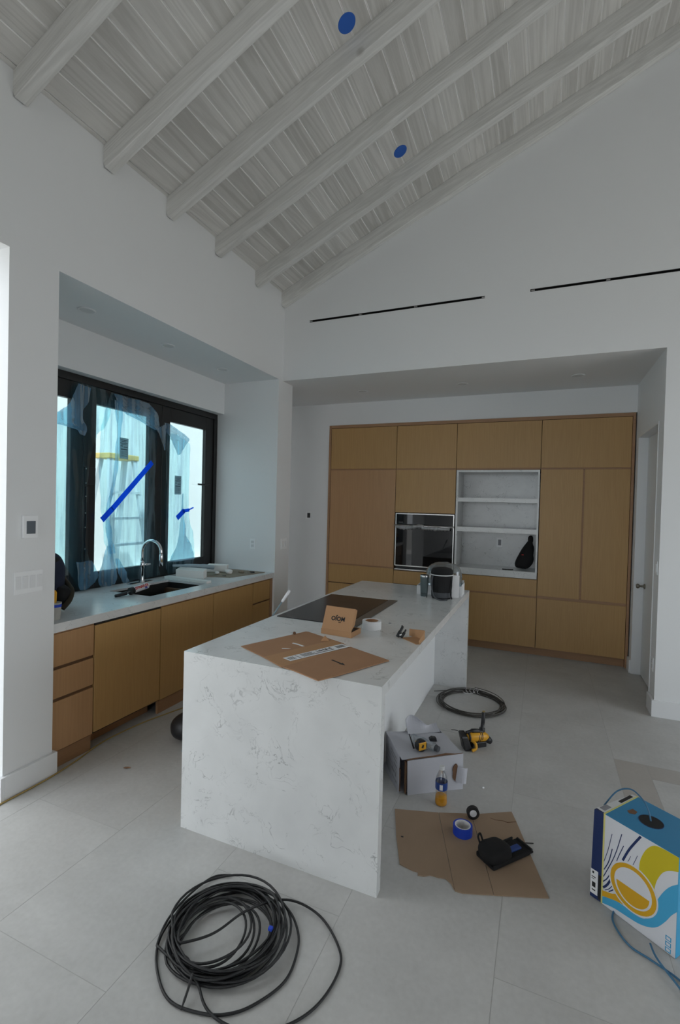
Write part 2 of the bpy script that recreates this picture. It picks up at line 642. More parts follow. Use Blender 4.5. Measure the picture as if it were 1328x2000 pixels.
M_blackfab = pm('black_fabric', (0.010, 0.010, 0.011), 0.9, var=0.25, bump=0.3, bscale=200)
M_brownfab = pm('brown_webbing', (0.03, 0.022, 0.012), 0.9, var=0.2)
M_cupgrey = pm('cup_plaster', (0.46, 0.44, 0.40), 0.85, var=0.12, scale=30)
M_tumbler = pm('slate_tumbler', (0.09, 0.12, 0.125), 0.4, var=0.06)
M_greyband = pm('dark_grey_band', (0.07, 0.075, 0.085), 0.7, var=0.1)
M_cable = pm('black_cable', (0.010, 0.010, 0.011), 0.38, var=0.2, bump=0.4, bscale=400)
M_wire = pm('steel_cable', (0.075, 0.070, 0.062), 0.45, 0.3, var=0.2)
M_cord = pm('yellow_cord', (0.42, 0.30, 0.10), 0.6, var=0.08)
M_bluecord = pm('blue_network_cable', (0.05, 0.17, 0.30), 0.5, var=0.06)
M_boxblue = pm('box_blue', (0.03, 0.24, 0.46), 0.5, var=0.05)
M_boxsky = pm('box_sky_blue', (0.06, 0.40, 0.68), 0.5, var=0.03)
M_boxnavy = pm('box_navy', (0.007, 0.024, 0.11), 0.55, var=0.08)
M_boxwhite = pm('box_white', (0.72, 0.73, 0.77), 0.55, var=0.02)
M_boxyel = pm('box_yellow', (0.62, 0.50, 0.01), 0.5, var=0.03)
M_boxor = pm('box_orange', (0.70, 0.38, 0.01), 0.5, var=0.03)
M_paleyel = pm('box_pale_yellow', (0.70, 0.66, 0.22), 0.5, var=0.03)
M_juice = pm('orange_drink', (0.75, 0.34, 0.01), 0.15, var=0.04)
M_pet = clear('clear_bottle', (0.93, 0.93, 0.92), 0.03, 0.05)
M_lblue = pm('bottle_label_blue', (0.02, 0.06, 0.26), 0.4, var=0.05)
M_red = pm('red_print', (0.55, 0.03, 0.02), 0.5, var=0.05)
M_mat = pm('tan_mat', (0.30, 0.25, 0.19), 0.9, var=0.15, scale=14)
M_ladder = pm('ladder_fibreglass', (0.74, 0.77, 0.80), 0.6, var=0.05)
M_ladtop = pm('ladder_orange', (0.80, 0.55, 0.20), 0.6, var=0.05)
M_lens = pm('light_lens', (0.70, 0.71, 0.71), 0.5, var=0.02)
M_screen = pm('thermostat_screen', (0.10, 0.12, 0.14), 0.25, var=0.05)
M_stick = pm('blue_grey_pole', (0.24, 0.33, 0.37), 0.4, var=0.05)
M_door = pm('white_door_paint', (0.78, 0.79, 0.79), 0.45, var=0.01)

# ------------------------------------------------------------------ dimensions
IH = 0.914                       # worktop height
YA0, YA1 = -2.79, -0.205         # window alcove in the left wall
YB, YD = -0.12, 0.103            # gable wall plane, end of left stub wall
ZS = 3.04                        # alcove and header soffits
XR = 3.60                        # right side of the cabinet recess
YW = 1.16                        # far wall
RX = 5.3                         # ridge
SL = 0.4474                      # roof slope
ZC = 3.99                        # underside of boards at the left wall
TH = math.atan(SL)
YREAR = -10.5
XRT = 7.8

# ------------------------------------------------------------------ setting: floor
fl = MB().box(-2.4, XRT + 0.2, YREAR - 0.2, 2.0, -0.12, -0.0006).build('floor', M_grout)
tag(fl, 'large pale grey concrete-look tile floor', None, None, 'structure')
TWx, TLy, GAP = 0.607, 1.218, 0.0014
tile_meshes = {}


def tile(x0, x1, y0, y1, mt=M_tile):
    key = (round(x1 - x0, 4), round(y1 - y0, 4), mt.name)
    if key not in tile_meshes:
        b = MB()
        lx, ly, c = x1 - x0 - GAP, y1 - y0 - GAP, 0.0007
        b.hexa([(0, 0, -0.01), (lx, 0, -0.01), (lx, ly, -0.01), (0, ly, -0.01), (c, c, 0), (lx - c, c, 0), (lx - c, ly - c, 0), (c, ly - c, 0)])
        me = bpy.data.meshes.new('tile')
        me.from_pydata(b.v, [], b.f)
        me.materials.append(mt)
        tile_meshes[key] = me
    o = bpy.data.objects.new('tile', tile_meshes[key])
    COL.objects.link(o)
    o.parent = fl
    o.location = (x0, y0, 0)
    return o


for ci in range(-5, 13):
    xa = 0.773 + ci * TWx
    ya = -3.59 + (0.609 if ci % 2 else 0.0) - TLy * 6 + (0.104 if ci == 4 else 0.0)
    for k in range(12):
        y0 = ya + k * TLy
        if y0 < -8.4 or y0 > 1.6:
            continue
        if ci == 4 and -2.5 < y0 < -2.0:
            # corner of this tile is set off by a taupe L-shaped border strip
            ye = y0 + TLy
            tile(xa, xa + 0.19, y0 + 0.5, ye, M_tiled)
            tile(xa + 0.19, xa + TWx, ye - 0.18, ye, M_tiled)
            tile(xa + 0.19, xa + TWx, y0 + 0.5, ye - 0.18)
            tile(xa, xa + TWx, y0, y0 + 0.5)
            continue
        tile(xa, xa + TWx, y0, y0 + TLy)

# ------------------------------------------------------------------ setting: walls
b = MB()
b.box(-0.30, 0, -3.08, YA0, 0, ZS)                 # pier between glass door and alcove
b.box(-1.00, -0.30, YA0 - 0.10, YA0, 0, ZS)
b.box(-1.00, 0, YA0 - 0.29, YB + 0.22, ZS, 4.15)   # header over alcove
b.box(-1.00, -0.72, YA0, YA1, 2.69, ZS)            # drop above the window
b.box(-1.00, -0.88, YA0, YA1, -0.1, 0.90)          # sill wall
b.box(-1.00, 0, YA1, YD, 0, ZS)                    # stub wall
b.box(-0.30, 0, -4.7, YA0 - 0.29, ZS, 4.15)        # header over the glass door
b.box(-0.30, 0, YREAR, -4.7, 0, 4.15)
tag(b.build('wall_left', M_wall), 'white painted side wall with the window alcove', None, None, 'structure')

b = MB()
SZ0, SZ1 = 3.650, 3.668
S = [(0.317, 2.145), (2.541, 4.37)]
b.box(0, XRT, YB, YD, ZS, SZ0)
xs = [0.0, S[0][0], S[0][1], S[1][0], S[1][1], XRT]
for i in (0, 2, 4):
    b.box(xs[i], xs[i + 1], YB, YD, SZ0, SZ1)
b.prism([(0, SZ1), (XRT, SZ1), (XRT, 4.12 + SL * (2 * RX - XRT)), (RX, 4.12 + SL * RX), (0, 4.12)], 'y', YB, YD)
b.box(-1.25, XR + 0.3, YD, YW + 0.25, ZS, ZS + 0.18)    # soffit over the recess
b.box(XR, XRT, YB, 0.07, 0, ZS)
tag(b.build('wall_back', M_wall), 'white gable wall above the cabinet recess', None, None, 'structure')

# far wall around the cabinets
CK = (1.15 + 4.7718) / (1.205 + 4.7718)


def cx(x):
    return 2.7045 + (x - 2.7045) * CK


def cz(z):
    return max(0.0, 1.6905 + (z - 1.6905) * CK) if z > 0 else 0.0


YC = 1.15
CX0, CX1, CZT = cx(-0.018), cx(3.597), cz(2.756)
b = MB()
b.box(-1.25, CX0 - 0.003, YW, YW + 0.15, 0, ZS)
b.box(CX0 - 0.003, XR + 0.3, YW, YW + 0.15, CZT + 0.003, ZS)
b.box(-1.25, XR + 0.3, 1.86, 1.95, 0, ZS)
b.box(-1.25, -1.12, YD, YW, 0, ZS)
tag(b.build('wall_far', M_wall), 'white recessed wall around the oak cabinets', None, None, 'structure')

DY0, DY1, DZ = 0.07, 1.0, 2.47
b = MB()
b.box(XR, XR + 0.17, DY1, YW + 0.7, 0, ZS)
b.box(XR, XR + 0.17, DY0, DY1, DZ, ZS)
b.box(XR + 0.14, XR + 0.17, DY0, DY1, 0, DZ)
tag(b.build('wall_right', M_wall), 'white side wall of the cabinet recess with a door', None, None, 'structure')

b = MB()   # room shell outside the frame
OPX0, OPX1, OPZ = 0.3, 3.9, 3.04
b.box(0, OPX0, YREAR - 0.2, YREAR, 0, 4.15)
b.box(OPX1, XRT, YREAR - 0.2, YREAR, 0, 4.15)
b.box(OPX0, OPX1, YREAR - 0.2, YREAR, OPZ, 4.15)
b.prism([(0, 4.12), (XRT, 4.12), (XRT, 4.12 + SL * (2 * RX - XRT)), (RX, 4.12 + SL * RX)], 'y', YREAR - 0.2, YREAR)
tag(b.build('wall_rear', M_wall), 'white gable wall behind the viewer with wide glass doors', None, None, 'structure')
b = MB()
b.box(XRT, XRT + 0.25, YREAR, -4.4, 0, 6.0)
b.box(XRT, XRT + 0.25, -4.4, -0.4, ZS, 6.0)
b.box(XRT, XRT + 0.25, -0.4, YD, 0, 6.0)
tag(b.build('wall_outer', M_wall), 'white side wall far to the right', None, None, 'structure')

# skirting
BH, BT = 0.135, 0.021
b = MB()
b.box(0, BT, -3.08, YA0 + BT, 0, BH)
b.box(-0.06, 0, YA0, YA0 + BT, 0, BH)
b.box(-0.30, BT, -3.08 - BT, -3.08, 0, BH)
tag(b.build('baseboard_left', M_trim, bevel=0.002), 'tall white skirting on the pier', None, None, 'structure')
b = MB()
b.box(XR - BT, XRT, YB - BT, YB, 0, BH)
b.box(XR - BT, XR, YB, DY0 - 0.0, 0, BH)
b.box(XR - BT, XR, DY1, YC - 0.01, 0, BH)
tag(b.build('baseboard_right', M_trim, bevel=0.002), 'tall white skirting on the right wall corner', None, None, 'structure')

# ------------------------------------------------------------------ setting: ceiling, planks, beams
b = MB()
t = 0.05
b.prism([(-0.05, ZC + 0.03), (RX, ZC + 0.03 + SL * RX), (RX, ZC + 0.03 + SL * RX + t), (-0.05, ZC + 0.03 + t)], 'y', YREAR - 0.2, YD + 0.05)
ZE = ZC + SL * (2 * RX - XRT)
b.prism([(XRT + 0.05, ZE), (RX, ZC + SL * RX), (RX, ZC + SL * RX + t), (XRT + 0.05, ZE + t)], 'y', YREAR - 0.2, YD + 0.05)
ceil = b.build('ceiling', M_ceilback)
tag(ceil, 'sloped whitewashed timber plank ceiling with exposed beams', None, None, 'structure')
PW = 0.1235 / math.cos(TH)
plank_me = {}


def plank(x, y0, y1):
    L_ = round(y1 - y0, 3)
    if L_ not in plank_me:
        wd, c, tk = PW - 0.0008, 0.0055, 0.016
        prof = [(0, c), (c, 0), (wd - c, 0), (wd, c), (wd, tk), (0, tk)]
        bb = MB().prism(prof, 'y', 0.0015, L_ - 0.0015)
        me = bpy.data.meshes.new('plank')
        me.from_pydata(bb.v, [], bb.f)
        me.materials.append(M_plank)
        me.materials.append(M_groove)
        me.polygons[2].material_index = 1
        me.polygons[4].material_index = 1
        plank_me[L_] = me
    o = bpy.data.objects.new('plank', plank_me[L_])
    COL.objects.link(o)
    o.parent = ceil
    o.location = (x, y0, ZC + SL * x)
    o.rotation_euler = (0, -TH, 0)


BEAMY = [-3.073, -2.495, -1.930, -1.345, -0.715, -0.125]
n = int((RX - 0.03) / 0.1235)
for i in range(-1, n):
    x = 0.025 + i * 0.1235
    if i < 0:
        x = 0.0
    cut = [-8.5] + sorted(random.sample([-4.80, -4.22, -3.64, -3.04, -2.46, -1.895, -1.31, -0.68], 2)) + [YB]
    if i < 0:
        wd = 0.024 / math.cos(TH)
        MB().prism([(0, 0.003), (0.003, 0), (wd - 0.003, 0), (wd, 0.003), (wd, 0.016), (0, 0.016)], 'y', 0, 8.38).build('plank', M_plank, ceil, world=False)
        o = ceil.children[-1]
        o.location = (0, -8.5, ZC)
        o.rotation_euler = (0, -TH, 0)
        continue
    for a, c in zip(cut, cut[1:]):
        plank(x, a, c)
BLEN = RX / math.cos(TH)
bm_ = MB().box(-0.05, BLEN, 0, 0.072, -0.143, 0.0)
bme = bpy.data.meshes.new('beam')
bme.from_pydata(bm_.v, [], bm_.f)
bme.materials.append(M_beam)
for k, y in enumerate([-7.1, -6.52, -5.94, -5.36, -4.78, -4.22, -3.645] + BEAMY):
    o = link(bme, 'beam', ceil, bevel=0.004)
    o.location = (0, y if k < 12 else y - 0.068, ZC + 0.001)
    o.rotation_euler = (0, -TH, 0)

# ------------------------------------------------------------------ window
win = thing('window_1', 'black framed sliding window above the sink counter', None, (-0.81, -1.45, 0.914), 0, None, 'structure')
WX = -0.81


def frame_rect(b, y0, y1, z0, z1, l, r, bo, to, x0, x1):
    b.box(x0, x1, y0, y0 + l, z0, z1)
    b.box(x0, x1, y1 - r, y1, z0, z1)
    b.box(x0, x1, y0 + l, y1 - r, z0, z0 + bo)
    b.box(x0, x1, y0 + l, y1 - r, z1 - to, z1)


part('frame', M_blackfr, win, lambda b: frame_rect(b, YA0 + 0.001, YA1 - 0.001 + 0.045 - 0.045, 0.903, 2.689, 0.05, 0.012, 0.012, 0.06, -0.90, WX), bevel=0.002)
part('frame_jamb', M_blackfr, win, lambda b: b.box(-0.90, WX + 0.002, -0.262, -0.207, 0.915, 2.63), bevel=0.002)
SASH = [(-2.738, -1.952, 0.12, 0.118), (-1.948, -1.068, 0.118, 0.167), (-1.064, -0.264, 0.109, 0.131)]
LBLS = {1: (-1.566, -1.468, 2.053, 2.242), 2: (-0.855, -0.757, 1.746, 1.941)}
for i, (y0, y1, l, r) in enumerate(SASH):
    xx = WX - 0.012
    sa = part('sash', M_blackfr, win, lambda b: frame_rect(b, y0, y1, 0.916, 2.628, l, r, 0.135, 0.142, xx - 0.045, xx), bevel=0.003)
    part('glass_pane', M_glass, sa, lambda b: b.box(xx - 0.028, xx - 0.022, y0 + l, y1 - r, 1.051, 2.486), world=False).location = (0, 0, 0)
    g = sa.children[-1]
    for v in g.data.vertices:
        v.co -= win.location
    if i in LBLS:
        a, c, z0, z1 = LBLS[i]
        s = part('sticker', M_label, sa, lambda b: b.box(xx - 0.021, xx - 0.019, a, c, z0, z1))
        for v in s.data.vertices:
            v.co += sa.location - win.location if False else Vector((0, 0, 0))
            v.co -= win.location
        h = z1 - z0

        def stripes(b):
            for k, (f0, f1, t_) in enumerate([(0.10, 0.9, .022), (0.2, 0.75, .03), (0.08, 0.92, .025), (0.15, 0.8, .018), (0.1, 0.35, .03), (0.45, 0.9, .03), (0.12, 0.88, .04)]):
                zz = z1 - h * (0.10, 0.16, 0.24, 0.30, 0.38, 0.42, 0.53)[k]
                b.box(xx - 0.019, xx - 0.0185, a + (c - a) * f0, a + (c - a) * f1, zz - h * t_, zz)
            for k in range(6):
                zz = z1 - h * (0.64 + 0.05 * k)
                b.box(xx - 0.019, xx - 0.0186, a + (c - a) * .1, a + (c - a) * .9, zz - h * 0.012, zz)
        s2 = part('printed_lines', M_ink, sa, stripes)
        for v in s2.data.vertices:
            v.co -= win.location
part('lock_housing', M_blackm, win, lambda b: (b.box(WX - 0.012, WX + 0.004, -1.945, -1.842, 1.80, 1.945), b.box(WX - 0.012, WX + 0.006, -1.930, -1.905, 1.10, 1.78)), bevel=0.003)
for zz in (1.93, 1.81, 1.70, 1.56, 1.44, 1.26, 1.10):
    part('screw', M_steel, win, lambda b: b.lathe([(0.006, 0), (0.004, 0.003)], 8, (WX + 0.006, -1.936, zz), 'x'))
part('latch_handle', M_blackm, win, lambda b: b.box(WX - 0.012, WX + 0.010, -0.52, -0.33, 1.857, 1.877), bevel=0.004)

# glass pane parents were offset by the window origin above; children of sash share the window's frame of reference

# outside the window
tag(MB().box(-3.5, -3.2, -6.5, 3.5, -0.2, 3.4).build('wall_exterior', M_ext), 'white stucco garden wall beyond the window', None, None, 'structure')
tag(MB().box(-3.2, -3.0, -2.0, 3.4, -0.2, 0.62).build('wall_ledge', M_ext), 'white ledge at the foot of the garden wall', None, None, 'structure')
tag(MB().box(-30, 40, -40, 12, -0.4, -0.2).build('ground', M_patio), 'pale concrete patio outside', None, None, 'structure')

LX, LY = -2.42, -0.17
lad = thing('step_ladder', 'tall step ladder with orange cap standing outside the filmed window', 'ladder', (LX, LY, -0.2))
part('top_cap', M_ladtop, lad, lambda b: b.box(LX - 0.13, LX + 0.13, LY - 0.24, LY + 0.24, 2.19, 2.26), bevel=0.01)
for s in (-1, 1):
    for xx, x2 in ((LX + .09, LX + .40), (LX - .08, LX - .50)):
        ya_, yb_ = LY + s * 0.19, LY + s * (0.38 if x2 > LX else 0.35)
        part('rail', M_ladder, lad, lambda b: b.hexa([(x2 - .02, yb_ - .04, -0.2), (x2 + .02, yb_ - .04, -0.2), (x2 + .02, yb_ + .04, -0.2), (x2 - .02, yb_ + .04, -0.2),
                                                     (xx - .02, ya_ - .035, 2.20), (xx + .02, ya_ - .035, 2.20), (xx + .02, ya_ + .035, 2.20), (xx - .02, ya_ + .035, 2.20)]))
for k in range(6):
    z = 0.10 + k * 0.33
    f = (z + 0.2) / 2.40
    hw = 0.38 - 0.19 * f
    xx = LX + .40 - 0.31 * f
    part('step', M_ladder, lad, lambda b: b.box(xx - 0.05, xx + 0.03, LY - hw, LY + hw, z, z + 0.03))

# ------------------------------------------------------------------ blue film on the window


def film(b, rows, amp=0.017, cols=26, nr=60, seed=1.0, x0=-0.782, nf=9.0):
    zt, zb = rows[0][0], rows[-1][0]
    tl = sorted((z, a) for z, a, c in rows)
    trr = sorted((z, c) for z, a, c in rows)

    def fn(u, v):
        z = zt + (zb - zt) * v
        ya_, yb_ = lerp(tl, z), lerp(trr, z)
        ya_ += 0.008 * mnoise.noise(Vector((z * 11, seed, 0)))
        yb_ += 0.008 * mnoise.noise(Vector((z * 11, seed + 9, 0)))
        y = ya_ + (yb_ - ya_) * u
        d = mnoise.noise(Vector((y * nf * 2.2, z * 1.4, seed))) + 0.5 * mnoise.noise(Vector((y * nf * 5, z * 4, seed + 4)))
        return (x0 + amp * d, y, z + 0.01 * mnoise.noise(Vector((y * 20, seed, z * 2))) * (1 if v in (0, 1) else 0))
    b.grid(fn, cols, nr)


f1 = thing('protective_film', 'torn blue film sheet hanging over the leftmost window pane', 'plastic film', (-0.78, -2.1, 0.93), 0, 'blue protective film sheets')
part('sheet', M_film, f1, lambda b: film(b, [(2.62, -2.05, -1.77), (2.55, -2.07, -1.73), (2.46, -2.10, -1.725), (2.36, -2.16, -1.74), (2.29, -2.40, -1.78), (2.24, -2.70, -1.84), (2.1, -2.70, -1.90), (1.9, -2.70, -1.93),
                                          (1.6, -2.70, -1.945), (1.32, -2.45, -1.95), (1.22, -2.20, -1.93), (1.10, -2.10, -1.88), (1.03, -2.05, -1.83), (0.97, -2.02, -1.88), (0.93, -2.00, -1.94)], seed=1.3), smooth=True, fix=False)
part('fold', M_filmt, f1, lambda b: film(b, [(2.60, -2.05, -1.93), (2.48, -2.10, -1.95), (2.40, -2.15, -2.00), (2.33, -2.25, -2.00), (2.27, -2.40, -1.97), (2.24, -2.05, -1.96), (2.20, -2.03, -1.98)], 0.016, 12, 24, 2.2, -0.768, 14), smooth=True, fix=False)
part('tail', M_filmt, f1, lambda b: film(b, [(1.16, -2.05, -1.90), (1.08, -2.03, -1.85), (1.03, -2.03, -1.825), (0.97, -2.02, -1.87), (0.925, -2.00, -1.94)], 0.014, 10, 14, 3.1, -0.768, 14), smooth=True, fix=False)
f2 = thing('protective_film', 'blue film sheet with a long diagonal tape strip on the middle pane', 'plastic film', (-0.78, -1.5, 0.93), 0, 'blue protective film sheets')
part('sheet', M_film, f2, lambda b: film(b, [(2.61, -1.72, -1.34), (2.55, -1.74, -1.20), (2.45, -1.78, -1.155), (2.3, -1.82, -1.17), (1.9, -1.825, -1.185), (1.6, -1.80, -1.18), (1.50, -1.785, -1.175), (1.3, -1.76, -1.165),
                                          (1.2, -1.72, -1.155), (1.1, -1.66, -1.14), (1.0, -1.56, -1.12), (0.93, -1.48, -1.10)], seed=5.1, cols=34), smooth=True, fix=False)
part('fold', M_filmt, f2, lambda b: film(b, [(2.60, -1.70, -1.30), (2.52, -1.66, -1.19), (2.45, -1.58, -1.16), (2.40, -1.36, -1.155), (2.36, -1.22, -1.15)], 0.018, 18, 14, 6.1, -0.766, 14), smooth=True, fix=False)
part('crease', M_filmt, f2, lambda b: film(b, [(2.55, -1.70, -1.60), (2.3, -1.66, -1.615), (2.0, -1.68, -1.64), (1.8, -1.71, -1.67), (1.55, -1.775, -1.745), (1.4, -1.76, -1.70), (1.2, -1.72, -1.66)], 0.012, 8, 40, 7.1, -0.768, 18), smooth=True, fix=False)
part('tail', M_filmt, f2, lambda b: film(b, [(1.28, -1.75, -1.71), (1.15, -1.79, -1.67), (1.05, -1.83, -1.645), (0.98, -1.835, -1.64), (0.925, -1.81, -1.66)], 0.014, 10, 16, 8.1, -0.766, 14), smooth=True, fix=False)
part('tail', M_filmt, f2, lambda b: film(b, [(1.15, -1.66, -1.62), (1.05, -1.63, -1.55), (0.97, -1.60, -1.52), (0.925, -1.57, -1.49)], 0.014, 8, 12, 9.1, -0.766, 14), smooth=True, fix=False)


def strip(b, p, q, wd, x, th=0.0012):
    (y0, z0), (y1, z1) = p, q
    d = Vector((0, y1 - y0, z1 - z0)).normalized()
    nn = Vector((0, -d.z, d.y)) * wd / 2
    A, B = Vector((x, y0, z0)), Vector((x, y1, z1))
    e = Vector((th, 0, 0))
    b.hexa([A - nn, B - nn, B + nn, A + nn, A - nn + e, B - nn + e, B + nn + e, A + nn + e])


def tape_a(b):
    strip(b, (-1.81, 1.50), (-1.70, 1.60), 0.052, -0.762)
    strip(b, (-1.705, 1.595), (-1.251, 2.044), 0.050, -0.762)


part('tape_strip', M_wtape, f2, tape_a)
f3 = thing('protective_film', 'narrow blue film sheet drooping from the corner of the rightmost pane', 'plastic film', (-0.78, -0.85, 1.0), 0, 'blue protective film sheets')
part('sheet', M_film, f3, lambda b: film(b, [(2.36, -1.06, -0.90), (2.30, -1.05, -0.71), (2.0, -1.05, -0.70), (1.7, -1.05, -0.70), (1.5, -1.05, -0.69), (1.35, -1.05, -0.64), (1.2, -1.05, -0.60), (1.08, -1.05, -0.58), (1.0, -1.04, -0.62), (0.93, -0.98, -0.80)], seed=11.1), smooth=True, fix=False)
part('fold', M_filmt, f3, lambda b: (film(b, [(2.45, -1.09, -1.03), (2.40, -1.08, -0.88), (2.35, -1.06, -0.74), (2.33, -1.02, -0.72), (2.25, -0.97, -0.80), (2.15, -0.90, -0.87)], 0.016, 12, 16, 12.1, -0.766, 14),
                                    film(b, [(2.43, -1.10, -1.07), (2.37, -1.20, -1.06), (2.33, -1.16, -1.07), (2.18, -1.09, -1.075)], 0.010, 6, 10, 13.1, -0.768, 14)), smooth=True, fix=False)
part('crease', M_filmt, f3, lambda b: film(b, [(1.75, -0.83, -0.80), (1.5, -0.84, -0.79), (1.3, -0.86, -0.74), (1.2, -0.90, -0.66), (1.05, -1.0, -0.60)], 0.012, 8, 24, 14.1, -0.768, 18), smooth=True, fix=False)


def tape_b(b):
    strip(b, (-0.905, 1.500), (-0.80, 1.578), 0.055, -0.758)
    strip(b, (-0.81, 1.575), (-0.72, 1.585), 0.035, -0.758)
    strip(b, (-0.73, 1.585), (-0.655, 1.612), 0.014, -0.758)


part('tape_strip', M_wtape, f3, tape_b)

# ------------------------------------------------------------------ wall fittings


def plate(name, label, cat, loc, rotz, wd, ht, items, mats=None, group=None, th=0.006):
    """plate facing local -y; items: list of (x0,x1,z0,z1,thickness,partname,material)"""
    t_ = thing(name, label, cat, loc, rotz, group)
    MB().box(-wd / 2, wd / 2, -th, 0, -ht / 2, ht / 2).build('plate', M_plate, t_, world=False, bevel=0.0015)
    for (x0, x1, z0, z1, tk, pn, mt) in items:
        MB().box(x0, x1, -th - tk, -th + 0.001, z0, z1).build(pn, mt, t_, world=False, bevel=0.0008)
    return t_


rot_px = PI / 2      # faces +x
plate('thermostat', 'white thermostat with grey screen on the pier near the glass door', 'thermostat', (0, -2.952, 1.515), rot_px, 0.085, 0.128,
      [(-0.025, 0.025, -0.04, 0.032, 0.004, 'screen', M_screen)], th=0.018)
plate('light_switch', 'wide white four rocker switch plate under the pier thermostat', 'switch', (0, -2.951, 1.198), rot_px, 0.165, 0.128,
      [(-0.062 + 0.0415 * k - 0.0155, -0.062 + 0.0415 * k + 0.0155, -0.036, 0.036, 0.003, 'rocker', M_trim) for k in range(4)])
plate('light_switch', 'white two rocker switch plate on the narrow wall end beside the counter', 'switch', (0, -0.022, 1.22), rot_px, 0.125, 0.118,
      [(-0.046, -0.008, -0.034, 0.034, 0.003, 'rocker', M_trim), (0.008, 0.046, -0.034, 0.034, 0.003, 'rocker', M_trim)])
plate('wall_outlet', 'white outlet on the alcove side wall above the counter', 'outlet', (-0.292, YA1, 1.216), 0, 0.07, 0.115,
      [(-0.017, 0.017, 0.006, 0.036, 0.002, 'socket', M_lens), (-0.017, 0.017, -0.036, -0.006, 0.002, 'socket', M_lens)])
plate('thermostat', 'small black screened thermostat on the far wall left of the tall cabinets', 'thermostat', (-0.285, YW, 1.52), 0, 0.075, 0.108,
      [(-0.012, 0.032, -0.032, 0.034, 0.003, 'screen', M_blackm)], th=0.016)
plate('light_switch', 'white switch on the recess side wall above the other plate', 'switch', (XR, -0.045, 1.222), -PI / 2, 0.072, 0.115,
      [(-0.016, 0.016, -0.034, 0.034, 0.004, 'rocker', M_trim)])
plate('wall_outlet', 'white outlet low on the recess side wall by the skirting', 'outlet', (XR, -0.02, 0.405), -PI / 2, 0.072, 0.115,
      [(-0.017, 0.017, 0.006, 0.036, 0.002, 'socket', M_lens), (-0.017, 0.017, -0.036, -0.006, 0.002, 'socket', M_lens)])

for i, (xa, xb) in enumerate(S):
    lab = ['black linear slot vent on the gable wall, nearer the corner', 'black linear slot vent on the gable wall, running out of frame'][i]
    t_ = thing('slot_vent', lab, 'vent', (xa, YB, SZ0), 0, 'linear slot vents')
    part('channel', M_slot, t_, lambda b: (b.box(xa, xb, YB + 0.05, YB + 0.06, SZ0, SZ1), b.box(xa, xb, YB + 0.001, YB + 0.05, SZ0, SZ0 + 0.0015), b.box(xa, xb, YB + 0.001, YB + 0.05, SZ1 - 0.0015, SZ1)))
    part('frame', M_blackm, t_, lambda b: (b.box(xa, xb, YB - 0.002, YB + 0.002, SZ0 - 0.002, SZ0 + 0.002), b.box(xa, xb, YB - 0.002, YB + 0.002, SZ1 - 0.002, SZ1 + 0.002)))
    for f in ((0.0, 0.31, 0.63, 0.985) if i == 0 else (0.004, 0.33, 0.66)):
        xm = xa + (xb - xa) * f
        part('bracket', M_steel, t_, lambda b: b.box(xm, xm + 0.03, YB + 0.004, YB + 0.03, SZ0 + 0.0015, SZ1 - 0.0015))


def downlight(x, y, z, lab, grp):
    t_ = thing('recessed_light', lab, 'ceiling light', (x, y, z), 0, grp)
    MB().lathe([(0.046, 0.0), (0.047, -0.006), (0.060, -0.006), (0.062, 0.0)], 28).build('trim_ring', M_trim, t_, world=False, smooth=True)
    MB().lathe([(0.046, -0.001), (0.040, -0.004), (0.001, -0.004)], 28, caps=False).build('lens', M_lens, t_, world=False)


for k, y in enumerate((-2.31, -1.50, -0.725)):
    downlight(-0.365, y, ZS, ('nearest', 'middle', 'farthest')[k] + ' white recessed light in the soffit over the sink counter', 'recessed lights over the counter')
for k, x in enumerate((0.69, 1.85, 2.99)):
    downlight(x, 0.58, ZS, ('left', 'middle', 'right')[k] + ' white recessed light in the soffit before the tall cabinets', 'recessed lights over the recess')

for k, (x, y) in enumerate([(1.499, -2.022), (1.511, -0.86)]):
    o = MB().lathe([(0.055, -0.0035), (0.058, 0.0)], 32).build('light_cover', M_bluedisc)
    o.location = (x, y, ZC + SL * x)
    o.rotation_euler = (0, -TH, 0)
    tag(o, ['round blue cover on the plank ceiling nearer the viewer, larger looking', 'round blue cover on the plank ceiling nearer the gable wall'][k], 'cover', 'round blue covers on the ceiling')

# ------------------------------------------------------------------ door in the right recess wall
dr = thing('door_1', 'white flush door with satin lever in the right wall of the recess', None, (XR + 0.09, 0.53, 0), 0, None, 'structure')
part('leaf', M_door, dr, lambda b: b.box(XR + 0.082, XR + 0.122, DY0 + 0.02, DY1 - 0.022, 0.008, DZ - 0.022), bevel=0.002)
part('jamb', M_trim, dr, lambda b: (b.box(XR - 0.006, XR + 0.139, DY1 - 0.02, DY1 - 0.001, 0, DZ - 0.001), b.box(XR - 0.006, XR + 0.139, DY0 + 0.001, DY0 + 0.018, 0, DZ - 0.001),
                                   b.box(XR - 0.006, XR + 0.139, DY0 + 0.018, DY1 - 0.02, DZ - 0.02, DZ - 0.001)), bevel=0.002)
kn = part('handle', M_nickel, dr, lambda b: (b.lathe([(0.028, 0), (0.026, -0.010), (0.010, -0.012), (0.009, -0.045), (0.02, -0.05), (0.026, -0.062), (0.02, -0.075), (0.004, -0.078)], 18, (XR + 0.082, 0.90, 0.93), 'x')), smooth=True)

# ------------------------------------------------------------------ tall oak cabinets


def panel(name, parent, x0, x1, z0, z1, mt=M_oak, y=YC, th=0.02):
    return part(name, mt, parent, lambda b: b.box(x0, x1, y, y + th, z0, z1), bevel=0.0012)


U = [cx(0.014), cx(0.942), cx(1.709), cx(2.669), cx(3.570)]
ZT, ZU, ZUb = cz(2.713), cz(2.166), cz(2.146)
ZF = cz(0.863)
G = 0.003


def body(parent, x0, x1):
    part('carcass', M_oakdark, parent, lambda b: b.box(x0 + 0.001, x1 - 0.001, YC + 0.022, 1.80, 0.09, ZT))


